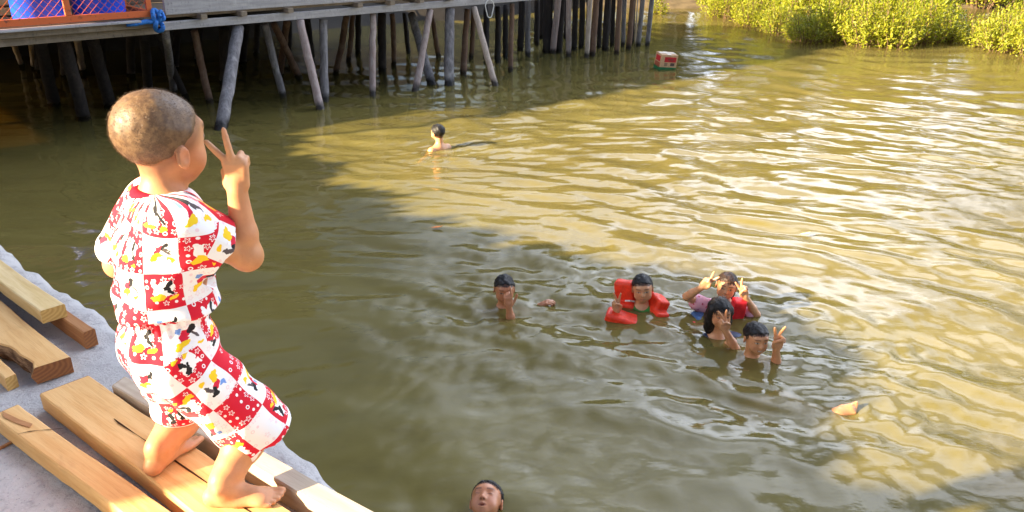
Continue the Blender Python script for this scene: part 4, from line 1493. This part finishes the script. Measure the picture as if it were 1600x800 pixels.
ln = q.uniform(.0014, .0030, len(pick))[:, None]
V = np.stack([p0 - sd * .00035, p0 + sd * .00035, p0 + d * ln], 1).reshape(-1, 3)
Fb_ = np.arange(len(pick) * 3).reshape(-1, 3)
br = mk('bristles', V - BASE[hair.name] + BASE[boy.name] if False else V, Fb_, BUZZ, hair)
br['kind'] = 'stuff'

# shirt
SlR = ShR + (ElR - ShR) * .60; SlL = ShL + (ElL - ShL) * .80
sh = [ball(NBk - U3 * .105, (.108, .084, .115), .04, False, Fm), ball(WC + U3 * .075 - Fb * .002, (.109, .091, .12), .06, False, Fm),
      ball(WC - U3 * .03 - Fb * .004, (.118, .104, .10), .05, False, Fm),
      cone(NBk + Rb * .02 - U3 * .035, ShR, .053, .056, .04), cone(NBk - Rb * .02 - U3 * .035, ShL, .053, .056, .04),
      cone(ShR, SlR - U3 * .004, .056, .066, .02), cone(ShL, SlL, .056, .062, .02)]
dRs = nrm(ElR - ShR); dLs = nrm(ElL - ShL)
cutR = dict(half(SlR, dRs, .004)); cutL = dict(half(SlL, dLs, .004))
def boxed_cut(c, d, r):
    """removes a slab beyond c along d (only near the limb)"""
    x = nrm(np.cross(d, (0.2, .5, 1))); y = np.cross(d, x)
    return rbox(c + d * .09, (r, r, .09), .001, [x, y, d], .004, True)
sh += [boxed_cut(SlR, dRs, .085), boxed_cut(SlL, dLs, .085),
       cone(SlR - dRs * .03, SlR + dRs * .02, .050, .059, .004, True), cone(SlL - dLs * .03, SlL + dLs * .02, .050, .058, .004, True),
       cone(NBk - U3 * .03, NBk + U3 * .06, .050, .060, .006, True)]
hemn = nrm(-U3 + Rb * .10)
hemp = WC - U3 * .018
sh.append(half(hemp, hemn, .004))
def folds(Xg, Yg, Zg):
    s1 = np.sin(70 * (Zg * .75 + Xg * .55) + 3 * np.sin(14 * Xg + 9 * Yg)) * .5 + .5
    s2 = np.sin(48 * (Xg * 1.0 - Zg * .45) + 2.5 * np.sin(16 * Zg + 6 * Yg) + 1)
    s3 = np.sin(110 * (Zg + .3 * Yg) + 4 * np.sin(21 * Xg))
    low = np.clip((1.66 - Zg) / .18, 0, 1)
    return -.0055 * s1 ** 2 - .0030 * s2 - .0018 * s3 * low
v, F = solid(sh, .0042, disp=folds, rel=2)
shirt = mk('shirt', v, F, PRINT, boy, smooth=True)


def wrap_uv(v, F, segs):
    """segs: list of (origin, axis, ref, radius, weight); picks the nearest segment per face and unrolls it"""
    fc = v[F].mean(1)
    best = np.full(len(F), 1e9); pick = np.zeros(len(F), int)
    for i, (o_, a_, r_, rad, off, ln) in enumerate(segs):
        ax = nrm(a_)
        t = np.clip((fc - o_) @ ax, 0, ln)
        d = np.linalg.norm(fc - o_ - t[:, None] * ax, axis=1) / rad + off
        m_ = d < best; best[m_] = d[m_]; pick[m_] = i
    uv_ = np.zeros((len(F), 4, 2))
    for i, (o_, a_, r_, rad, off, ln) in enumerate(segs):
        m_ = pick == i
        if not m_.any(): continue
        ax = nrm(a_); rx = nrm(np.asarray(r_) - ax * (ax @ r_)); ry = np.cross(ax, rx)
        P_ = v[F[m_]] - o_
        ang = np.arctan2(P_ @ ry, P_ @ rx)
        ang = ang - np.where(ang - ang[:, :1] > math.pi, 2 * math.pi, 0) + np.where(ang - ang[:, :1] < -math.pi, 2 * math.pi, 0)
        uv_[m_, :, 0] = ang * rad + i * .37
        uv_[m_, :, 1] = P_ @ ax + i * .21
    return uv_


tilt = nrm(U3 + Rb * .10)
quad_uv(shirt, wrap_uv(v, F, [(WC - U3 * .05, tilt, -Fb * .6 + Rb * .75, .112, 0.0, .30), (ShR + dRs * .015, dRs, U3, .058, .12, .2), (ShL + dLs * .015, dLs, U3, .058, .12, .2)]))
# ribbed neck band
mb = MB(); pts = []; 
for k in range(33):
    g_ = 2 * math.pi * k / 32
    pts.append(NBk + U3 * (.000 - .012 * math.cos(g_)) + Fb * (.053 * math.cos(g_) + .004) + Rb * .057 * math.sin(g_))
mb.tube(pts, .0125, 10, cap=False)
mb.build('collar', COLLAR, boy, smooth=True)

# shorts
hmR = HipR + (KnR - HipR) * 1.13; hmL = HipL + (KnL - HipL) * .88
tR_ = nrm(KnR - HipR); tL_ = nrm(KnL - HipL)
so_ = [ball(HC_ + U3 * .020, (.100, .092, .085), .05, False, Fm), ball(WC - U3 * .02, (.092, .084, .06), .04, False, Fm), ball(HC_ - Fb * .012 - U3 * .015, (.092, .082, .07), .04, False, Fm),
       cone(HipR, hmR + tR_ * .03, .080, .083, .05), cone(HipL, hmL + tL_ * .03, .080, .078, .05),
       boxed_cut(hmR, tR_, .11), boxed_cut(hmL, tL_, .11),
       cone(hmR - tR_ * .04, hmR + tR_ * .03, .060, .077, .004, True), cone(hmL - tL_ * .04, hmL + tL_ * .03, .056, .072, .004, True)]
so_.append(half(WC + U3 * .02, U3, .006))
def folds2(Xg, Yg, Zg):
    gath = np.clip((Zg - WC[2] + .07) / .05, 0, 1)
    an = np.arctan2(Yg - WC[1], Xg - WC[0])
    s1 = np.sin(62 * (Xg * .8 - Zg * .6) + 3 * np.sin(15 * Xg + 12 * Zg + 5 * Yg))
    s2 = np.sin(95 * (Zg * .6 + Xg * .5) + 3 * np.sin(19 * Xg + 8 * Yg))
    waist = 0
    return gath * .0048 * np.sin(an * 30) - (1 - gath) * (.0034 * s1 + .0018 * s2)
v, F = solid(so_, .0042, disp=folds2, rel=2)
shorts = mk('shorts', v, F, PRINT, boy, smooth=True)
quad_uv(shorts, np.array((.043, .031)) + wrap_uv(v, F, [(HC_ - U3 * .03, U3, -Fb * .6 + Rb * .75, .108, 0.0, .14), (HipR + tR_ * .03, tR_, Rb * .6 + U3 * .8, .080, -.05, .3), (HipL + tL_ * .03, tL_, U3, .080, -.05, .3)]))


def strands(hair, fr, n, ln, mat, plane, spread=.3, wid=.0011, droop=.5, seed=1, slim=1.0):
    """loose wet locks lying over the hair and breaking its edge"""
    q = np.random.default_rng(seed)
    d = q.normal(size=(n * 3, 3)); d /= np.linalg.norm(d, axis=1)[:, None]
    P = d * np.array((.077 * slim, .095, .080)) + np.array((0, -.014, .030))
    y0, z0, sl = plane
    side_ = (P[:, 2] - z0) - sl * (P[:, 1] - y0)
    P = P[side_ > -.002][:n]; d = d[side_ > -.002][:n]
    Nn = d / np.array((.077, .095, .080)); Nn /= np.linalg.norm(Nn, axis=1)[:, None]
    fl_ = P - np.array((.01, -.05, .11)); fl_ -= Nn * (fl_ * Nn).sum(1)[:, None]; fl_ /= np.linalg.norm(fl_, axis=1)[:, None] + 1e-9
    t = fl_ + q.normal(size=P.shape) * spread; t -= Nn * (t * Nn).sum(1)[:, None] * .9; t /= np.linalg.norm(t, axis=1)[:, None]
    s_ = np.cross(t, Nn); l_ = q.uniform(.5, 1.2, len(P))[:, None] * ln
    P = P + Nn * .003
    m_ = P + t * l_ * .5 + Nn * .002; e_ = P + t * l_ - Nn * l_ * .28
    V = np.stack([P - s_ * wid, P + s_ * wid, m_ + s_ * wid, m_ - s_ * wid, e_], 1).reshape(-1, 3)
    V = fr.o + fr.sc * (V @ fr.M)
    b = np.arange(len(P)) * 5
    F = [tuple(int(k) for k in r) for r in np.stack([b, b + 1, b + 2, b + 3], 1)] + [tuple(int(k) for k in r) for r in np.stack([b + 3, b + 2, b + 4], 1)]
    o = mk('locks', V, F, mat, hair); o['kind'] = 'stuff'
    return o


def scalp_paint(o, fr, plane, c=(.02, .015, .013), soft=.012):
    """the scalp under the hair is dark, with an uneven edge"""
    me = o.data; n = len(me.vertices)
    v = np.zeros(n * 3); me.vertices.foreach_get('co', v); v = v.reshape(-1, 3) + BASE[o.name]
    L = fr.local(v)
    y0, z0, sl = plane
    inh = ((L[:, 0] / .0735) ** 2 + ((L[:, 1] + .01) / .095) ** 2 + ((L[:, 2] - .02) / .095) ** 2 < 1.12)
    s_ = (L[:, 2] - z0) - sl * (L[:, 1] - y0) + .004 * snoise(L, 160, 5)
    f = np.clip(1 + s_ / soft, 0, 1) * inh
    a = me.color_attributes['Col'].data
    cc = np.zeros(n * 4, np.float32); a.foreach_get('color', cc); cc = cc.reshape(-1, 4)
    cc[:, :3] = cc[:, :3] * (1 - f[:, None] * .9) + np.array(c) * f[:, None] * .9
    a.foreach_set('color', cc.ravel())


def short_hair(o, fr, mat, plane, grow=.005, n=700, ln=.022, h=.004, slim=1.0, seed=1, **k):
    scalp_paint(o, fr, plane)
    hs = hair_solid(fr, 'hair', mat, o, h, grow, plane=plane, slim=slim, disp=.0024, freq=150, **k)
    strands(hs, fr, n, ln, mat, plane, seed=seed, slim=slim)
    return hs
# ------------------------------------------------------------------ the swimmers
def swimmer(label, head, Y, yaw, pitch, roll, sc, skin, arms=(), slim=1.0, sink=.165, shoulder_w=.125, torso_yaw=None, lean=(0, 0), h=.0042, closed=False,
            mouth_open=0.0, wet=.6, body=True, extra_ops=(), hands_h=None, torso_r=1.0, smile=False):
    """head: pixel of the head's middle; Y: distance; yaw 0 faces the camera, + turns to picture right"""
    c = ony(head[0], head[1], Y)
    k = sc / .96; sink *= k; shoulder_w *= k; torso_r = torso_r * k
    y = R(yaw)
    F0 = np.array([math.sin(y), -math.cos(y), 0]); U0 = U3.copy(); R0 = np.cross(F0, U0)
    p = R(pitch); F1 = F0 * math.cos(p) + U0 * math.sin(p); U1 = U0 * math.cos(p) - F0 * math.sin(p)
    r = R(roll); R1 = R0 * math.cos(r) + U1 * math.sin(r); U1 = U1 * math.cos(r) - R0 * math.sin(r)
    fr = Frame(c, R1, F1, U1, sc)
    ty = R(yaw if torso_yaw is None else torso_yaw)
    TF = np.array([math.sin(ty), -math.cos(ty), 0]); TR = np.cross(TF, U3)
    ops = head_ops(fr, slim, mouth_open)
    nb = fr.p(0, -.025, -.05) * .5 + c * .5
    neck = np.array([c[0] + lean[0], c[1] + lean[1], c[2] - sink]) - TF * .022
    Fm = Frame((0, 0, 0), TR, TF, U3)
    ops += [cone(fr.p(0, -.028, -.045), neck, .044 * sc, .050 * sc, .03)]
    shp = {}
    for s_ in (1, -1):
        sp_ = neck + TR * s_ * shoulder_w - U3 * .035
        shp[s_] = sp_
        ops.append(cone(neck + TR * s_ * .02 - U3 * .02, sp_, .046 * torso_r, .045 * torso_r, .04))
    if body:
        ops += [ball(neck - U3 * .12, (.115 * torso_r, .080 * torso_r, .13), .05, False, Fm), ball(neck - U3 * .30, (.095 * torso_r, .072 * torso_r, .14), .06, False, Fm)]
    for a in arms:
        s_ = a['side']
        el = ony(*a['elbow']); wr = ony(*a['wrist'])
        sp_ = shp[s_] if 'shoulder' not in a else ony(*a['shoulder'])
        t_ = a.get('thick', .92 * k)
        ops += limb([sp_, (sp_ + el) / 2, el], [.043 * t_, .037 * t_, .032 * t_], .02) + limb([el, el + (wr - el) * .35, wr], [.033 * t_, .034 * t_, .0235 * t_], .012)
        if 'tip' in a:
            tp = ony(*a['tip'])
            ops += hand_ops(wr, tp - wr, np.array(a['palm'], float), np.array(a['thumb'], float), a.get('L', .15) * min(1, k * 1.06), a.get('straight', {}), a.get('tpose', 'fold'), a.get('curl', 1.0))
    ops += list(extra_ops)
    v, F = solid(ops, h, rel=2, clip=(np.array([-99, -99, -.36]), np.array([99, 99, 9])))
    base = np.array([c[0], c[1], 0.0])
    o = mk('person', v, F, SKIN_WET, base=base, smooth=True)
    tag(o, label, 'person')
    sk = np.minimum(np.array(skin) * 1.22, .72)
    col = np.tile(sk, (len(v), 1))
    L_ = fr.local(v)
    inh = (np.abs(L_) < .14).all(1)
    cc = col[inh]; face_colors(L_[inh], cc, sk, closed=closed, smile=smile, lip=tuple(sk * .4 + np.array((.30, .08, .08)) * .7)); col[inh] = cc
    set_col(o, col)
    return o, fr, neck, TF, TR, shp


def vhand(**k): return dict(straight={0: R(17), 1: R(-15)}, **k)


TOCAM = (0, -1.0, .25)
# far swimmer seen from behind
Y1 = onz(684, 231, 0)[1]
o, fr, nk, TF, TR, sp = swimmer('bare shouldered swimmer with wet black hair seen from behind in the distance', (684, 207), Y1, 222, 2, 3, .86, (.62, .30, .15),
    sink=.165, shoulder_w=.125, torso_yaw=225, arms=[dict(side=1, elbow=(708, 246, Y1 + .15), wrist=(720, 252, Y1 + .3)), dict(side=-1, elbow=(664, 248, Y1 - .1), wrist=(655, 254, Y1 - .1))])
short_hair(o, fr, HAIR, (.083, .062, 1.0), .006, seed=1)

# boy with one hand in front of his face
Y2 = onz(792, 480, 0)[1]
o, fr, nk, TF, TR, sp = swimmer('boy with short black hair in the water holding one hand up before his mouth', (788, 452), Y2, 6, -2, 3, .83, (.42, .18, .085),
    sink=.175, arms=[dict(side=1, elbow=(799, 503, Y2 - .14), wrist=(795, 480, Y2 - .14), tip=(793, 452, Y2 - .13), palm=(0, 1.0, 0), thumb=(1, 0, .2), L=.155, straight={0: R(-4)}, tpose='out', curl=.95, shoulder=(790, 520, Y2 + .02)),
                     dict(side=-1, elbow=(838, 492, Y2 + .05), wrist=(843, 478, Y2 + .06), tip=(858, 471, Y2 + .05), palm=(0, .2, -1), thumb=(0, 1, 0), L=.14, curl=.4)])
short_hair(o, fr, HAIR, (.083, .068, .80), seed=2)

# boy in the orange life vest
Y3 = onz(1000, 484, 0)[1]
o, fr, nk, TF, TR, sp = swimmer('boy in an orange red life vest and green shirt making a V sign', (1004, 451), Y3, -8, 0, -6, .82, (.52, .26, .13),
    sink=.165, torso_yaw=-10, arms=[dict(side=1, elbow=(968, 502, Y3 - .02), wrist=(964, 486, Y3 - .10), tip=(961, 462, Y3 - .10), palm=TOCAM, thumb=(1, 0, 0), L=.15, straight={0: R(17), 1: R(-15)}),
                                    dict(side=-1, elbow=(1050, 515, Y3), wrist=(1040, 525, Y3 - .1))])
short_hair(o, fr, HAIR, (.083, .070, .80), seed=3)
Fm = Frame((0, 0, 0), TR, TF, U3)
sv, sF = solid([ball(nk - U3 * .10, (.122, .090, .115), .04, False, Fm), cone(nk - TR * .02 - U3 * .02, sp[-1] + U3 * .004, .050, .052, .04), cone(nk + TR * .02 - U3 * .02, sp[1] + U3 * .004, .050, .052, .04),
                cone(nk - U3 * .012 + TF * .012, nk + U3 * .09 + TF * .005, .044, .050, .006, True)], .0045, rel=2)
mk('shirt', sv, sF, GREEN_SHIRT, o, smooth=True)


def pad(name, pts_c, half_, axes, mat, parent, rd=.018, label=None):
    v_, F_ = solid([rbox(c_, h_, rd, axes_, .008) for c_, h_, axes_ in zip(pts_c, half_, axes)], .006, disp=lambda a, b, c_: .0018 * np.sin(60 * a + 40 * c_) * np.sin(50 * b + 30 * c_), rel=2)
    q_ = mk(name, v_, F_, mat, parent, smooth=True)
    if label: q_['label'] = label
    return q_
def ax3(x, y):
    x = nrm(x); z = nrm(np.cross(x, y)); return np.array([x, np.cross(z, x), z])
# collar pad standing up behind his right ear, shoulder pads and floating front panels
cL = ony(977, 461, Y3 + .07); cR = ony(1026, 478, Y3 + .0)
pad('life_vest', [cL, cL + np.array([.0, -.03, -.10]), ony(1003, 462, Y3 + .10)], [(.045, .018, .082), (.045, .025, .05), (.05, .014, .055)],
    [ax3((.86, -.42, .10), (.4, .86, 0)), ax3((.9, -.3, 0), (.3, .9, 0)), ax3((1, .1, 0), (0, 1, 0))], VEST, o, .020)
pad('life_vest', [cR, ony(1030, 494, Y3 - .06)], [(.028, .045, .048), (.028, .035, .022)], [ax3((.8, .35, -.35), (-.3, .9, .1)), ax3((.9, .2, -.2), (-.2, .9, 0))], VEST, o, .020)
pad('life_vest', [ony(972, 499, Y3 - .12), ony(1026, 507, Y3 - .10)], [(.085, .040, .018), (.05, .045, .018)], [ax3((.93, -.28, -.20), (.3, .9, .1)), ax3((.9, .1, .10), (0, .9, -.1))], VEST, o, .020)
mb = MB(); mb.tube([ony(977, 470, Y3 + .01), ony(984, 470, Y3 - .01), ony(991, 471, Y3 + .01)], .006, 6); mb.build('strap', STRAP, o)

# girl at the back with both hands in V signs
Y4 = onz(1132, 492, 0)[1] + .05
o, fr, nk, TF, TR, sp = swimmer('girl with wet pulled back hair in a pink shirt making two V signs', (1135, 447), Y4, -14, 2, 10, .80, (.58, .30, .15), smile=True,
    sink=.165, arms=[dict(side=1, elbow=(1073, 463, Y4 - .05), wrist=(1097, 449, Y4 - .12), tip=(1112, 432, Y4 - .13), palm=TOCAM, thumb=(1, 0, -1), L=.15, straight={0: R(17), 1: R(-17)}),
                     dict(side=-1, elbow=(1182, 492, Y4 - .06), wrist=(1164, 463, Y4 - .10), tip=(1158, 440, Y4 - .10), palm=TOCAM, thumb=(-1, 0, 0), L=.15, straight={0: R(18), 1: R(-16)})])
tail = [ball(None, (.030, .030, .040), .02, False, fr, (-.055, -.06, -.03)), ball(None, (.022, .022, .055), .02, False, fr, (-.066, -.055, -.085))]
tail2 = short_hair(o, fr, HAIR_GIRL, (.083, .066, .70), .005, 500, .05, seed=4)
tv, tF = solid(tail + [cone(fr.p(-.02, -.095, .02), fr.p(-.06, -.07, -.02), .03, .024, .02)], .005, rel=1); mk('ponytail', tv, tF, HAIR_GIRL, o, smooth=True)
slv = []
elR = ony(1073, 463, Y4 - .05); elL = ony(1182, 492, Y4 - .06)
Fm = Frame((0, 0, 0), TR, TF, U3)
slv = [ball(nk - U3 * .11, (.124, .092, .12), .04, False, Fm), cone(nk + TR * .02 - U3 * .025, sp[1], .050, .054, .04), cone(nk - TR * .02 - U3 * .025, sp[-1], .050, .054, .04),
       cone(sp[1], sp[1] + (elR - sp[1]) * .5, .054, .054, .02), cone(sp[-1], sp[-1] + (elL - sp[-1]) * .5, .054, .054, .02), cone(nk - U3 * .03 + TF * .02, nk + U3 * .09, .052, .056, .006, True)]
v_, F_ = solid(slv, .005, disp=lambda a, b, c_: .002 * np.sin(70 * a + 50 * c_), rel=2); mk('shirt', v_, F_, PINK_SHIRT, o, smooth=True)
pad('life_vest', [ony(1152, 486, Y4 - .09), ony(1098, 512, Y4 - .16), ony(1108, 516, Y4 - .10)], [(.030, .028, .075), (.06, .03, .014), (.05, .04, .016)],
    [ax3((1, .1, -.05), (0, 1, .1)), ax3((1, .1, -.1), (0, 1, .1)), ax3((1, .1, -.1), (0, 1, .1))], RED_VEST, o, .010, 'red life vest')
pad('blue_cloth', [ony(1096, 500, Y4 - .06)], [(.05, .04, .02)], [ax3((1, .2, -.25), (0, 1, .1))], BLUE_CLOTH, o, .012)

# girl with long black hair in the middle of the three
Y5 = onz(1124, 525, 0)[1]
o, fr, nk, TF, TR, sp = swimmer('girl with long wet black hair holding a V sign in front of her face', (1125, 489), Y5, 4, -2, 0, .82, (.52, .26, .13), slim=.97, smile=True,
    sink=.205, arms=[dict(side=1, elbow=(1149, 545, Y5 - .16), wrist=(1133, 516, Y5 - .17), tip=(1125, 489, Y5 - .17), palm=TOCAM, thumb=(1, 0, 0), L=.155, straight={0: R(18), 1: R(-14)}, shoulder=(1128, 540, Y5 - .02)),
                    dict(side=-1, elbow=(1166, 536, Y5 + .04), wrist=(1158, 545, Y5 - .06), tip=(1158, 557, Y5 - .09), palm=(0, .5, -1), thumb=(-1, 0, 0), L=.14, curl=.35)])
lh = [ball(None, (.075, .07, .10), .03, False, fr, (0, -.045, -.03)), cone(fr.p(.072, .018, .03), fr.p(.070, -.01, -.115), .022, .026, .02), cone(fr.p(-.072, .012, .03), fr.p(-.072, -.01, -.10), .020, .022, .02),
      cone(fr.p(.04, -.05, -.06), fr.p(.045, -.045, -.155), .045, .035, .03), cone(fr.p(-.04, -.05, -.06), fr.p(-.045, -.05, -.14), .042, .03, .03)]
scalp_paint(o, fr, (.083, .068, .55))
hs = hair_solid(fr, 'hair', HAIR, o, .004, .009, plane=(.083, .066, .42), extra=lh, disp=.0018, freq=150)
strands(hs, fr, 900, .07, HAIR, (.083, .070, .5), .15, .0012, seed=5)
Fm = Frame((0, 0, 0), TR, TF, U3)
v_, F_ = solid([ball(nk - U3 * .11, (.122, .092, .12), .04, False, Fm), cone(nk + TR * .02 - U3 * .025, sp[1], .050, .054, .04), cone(nk - TR * .02 - U3 * .025, sp[-1], .052, .058, .04),
                cone(sp[-1], sp[-1] * .5 + ony(1166, 536, Y5 + .04) * .5, .058, .054, .02), cone(nk - U3 * .02 + TF * .02, nk + U3 * .09, .052, .056, .006, True)], .005, rel=2)
mk('shirt', v_, F_, NAVY_CLOTH, o, smooth=True)

# boy in front of the girls, one V sign, his leg trailing out behind to the right
Y6 = onz(1182, 560, 0)[1]
ft = onz(1328, 640, 0); hipp = onz(1225, 600, 0); knee = onz(1282, 622, 0)
hipp[2] = -.13; knee[2] = -.11
ank = onz(1312, 642, 0); ank[2] = -.016
legs = limb([hipp - np.array([.15, .05, .03]), hipp, knee, ank], [.09, .07, .047, .030], .03)
fd = nrm(np.array([.90, .12, .34])); sd_ = nrm((-.1, .6, .75))
fU = nrm(np.cross(sd_, fd))
fL = .125
fp = lambda f, s_, n_: ank + fL * (fd * f + sd_ * s_ + fU * n_)
legs += [ball(fp(-.1, 0, .0), .15 * fL, .03), cone(fp(-.05, 0, .02), fp(.45, .02, .02), .17 * fL, .12 * fL, .03),
         rbox(fp(.42, 0, 0), (.16 * fL, .16 * fL, .02 * fL), .05 * fL, [sd_, fd, fU], .03)]
for k, (s_, f1, r_) in enumerate(((.15, .80, .066), (.055, .80, .05), (-.025, .76, .047), (-.098, .72, .044), (-.165, .66, .042))):
    legs.append(cone(fp(.56, s_, .01), fp(f1, s_ * 1.05, .03), r_ * fL, r_ * fL, .008))
o, fr, nk, TF, TR, sp = swimmer('black haired boy in front of the two girls, two fingers raised beside him', (1181, 529), Y6, 10, 0, 4, .82, (.50, .24, .115), smile=True,
    sink=.175, arms=[dict(side=-1, elbow=(1212, 575, Y6 - .04), wrist=(1213, 545, Y6 - .06), tip=(1221, 515, Y6 - .06), palm=TOCAM, thumb=(-1, 0, 0), L=.165, straight={0: R(20), 1: R(-18)}),
                     dict(side=1, elbow=(1150, 588, Y6), wrist=(1140, 610, Y6))], extra_ops=legs)
short_hair(o, fr, HAIR, (.083, .067, .78), .0065, 900, .026, seed=6)

# head tilted back at the bottom of the picture
Y7 = onz(760, 805, 0)[1]
o, fr, nk, TF, TR, sp = swimmer('boy at the bottom edge with head tipped back, eyes closed and mouth open', (760, 785), Y7, -20, 66, -12, .84, (.45, .19, .09),
    sink=.17, closed=True, mouth_open=.007, h=.0036, lean=(.01, .05))
short_hair(o, fr, HAIR, (.076, .072, .85), .004, 900, .016, h=.0036, seed=7)
# ------------------------------------------------------------------ sky, sun, exposure
w = bpy.data.worlds.new('World'); SC.world = w; w.use_nodes = True
nt = w.node_tree; bg = nt.nodes['Background']
sky = nt.nodes.new('ShaderNodeTexSky'); sky.sky_type = 'NISHITA'; sky.sun_disc = False
sky.sun_elevation = SEL
to_sun = -DV * math.cos(SEL) + np.array([0, 0, math.sin(SEL)])
sky.sun_rotation = math.atan2(to_sun[0], to_sun[1])
sky.air_density = 1.0; sky.dust_density = 2.0; sky.ozone_density = 1.0
# thin bright cloud cover mixed over the blue
tc_ = nt.nodes.new('ShaderNodeTexCoord')
mp = nt.nodes.new('ShaderNodeMapping'); mp.inputs['Scale'].default_value = (1, 1, 2.6)
nt.links.new(tc_.outputs['Generated'], mp.inputs[0])
nz_ = nt.nodes.new('ShaderNodeTexNoise'); nz_.inputs['Scale'].default_value = 2.3; nz_.inputs['Detail'].default_value = 6; nz_.inputs['Roughness'].default_value = .6
nt.links.new(mp.outputs[0], nz_.inputs['Vector'])
mr = nt.nodes.new('ShaderNodeMapRange'); mr.interpolation_type = 'SMOOTHSTEP'; mr.inputs[1].default_value = .36; mr.inputs[2].default_value = .60
nt.links.new(nz_.outputs['Fac'], mr.inputs[0])
dt = nt.nodes.new('ShaderNodeVectorMath'); dt.operation = 'DOT_PRODUCT'
nt.links.new(tc_.outputs['Generated'], dt.inputs[0]); dt.inputs[1].default_value = nrm((.70, .62, .40))
dm = nt.nodes.new('ShaderNodeMapRange'); dm.interpolation_type = 'SMOOTHSTEP'; dm.inputs[1].default_value = .55; dm.inputs[2].default_value = .98
nt.links.new(dt.outputs['Value'], dm.inputs[0])
ml = nt.nodes.new('ShaderNodeMath'); ml.operation = 'MULTIPLY'
nt.links.new(mr.outputs[0], ml.inputs[0]); nt.links.new(dm.outputs[0], ml.inputs[1])
mxc = nt.nodes.new('ShaderNodeMix'); mxc.data_type = 'RGBA'
nt.links.new(ml.outputs[0], mxc.inputs[0]); nt.links.new(sky.outputs[0], mxc.inputs[6]); mxc.inputs[7].default_value = (37, 40, 47, 1)
nt.links.new(mxc.outputs[2], bg.inputs[0])
bg.inputs[1].default_value = .040
sl = bpy.data.lights.new('sun', 'SUN'); sl.energy = 5.0; sl.angle = R(1.0); sl.color = (1.0, .83, .56)
so = bpy.data.objects.new('sun', sl); COL.objects.link(so)
so.rotation_euler = Vector([float(k) for k in to_sun]).to_track_quat('Z', 'Y').to_euler()
so.location = (-8, -4, 6)
SC.view_settings.view_transform = 'Standard'
SC.view_settings.look = 'None'
SC.view_settings.exposure = 2.42
SC.view_settings.gamma = 1.0
SC.view_settings.use_curve_mapping = False
SC.render.engine = 'CYCLES'
SC.cycles.use_denoising = True
SC.cycles.max_bounces = 8
SC.cycles.transparent_max_bounces = 12
SC.cycles.caustics_reflective = False
SC.cycles.caustics_refractive = False
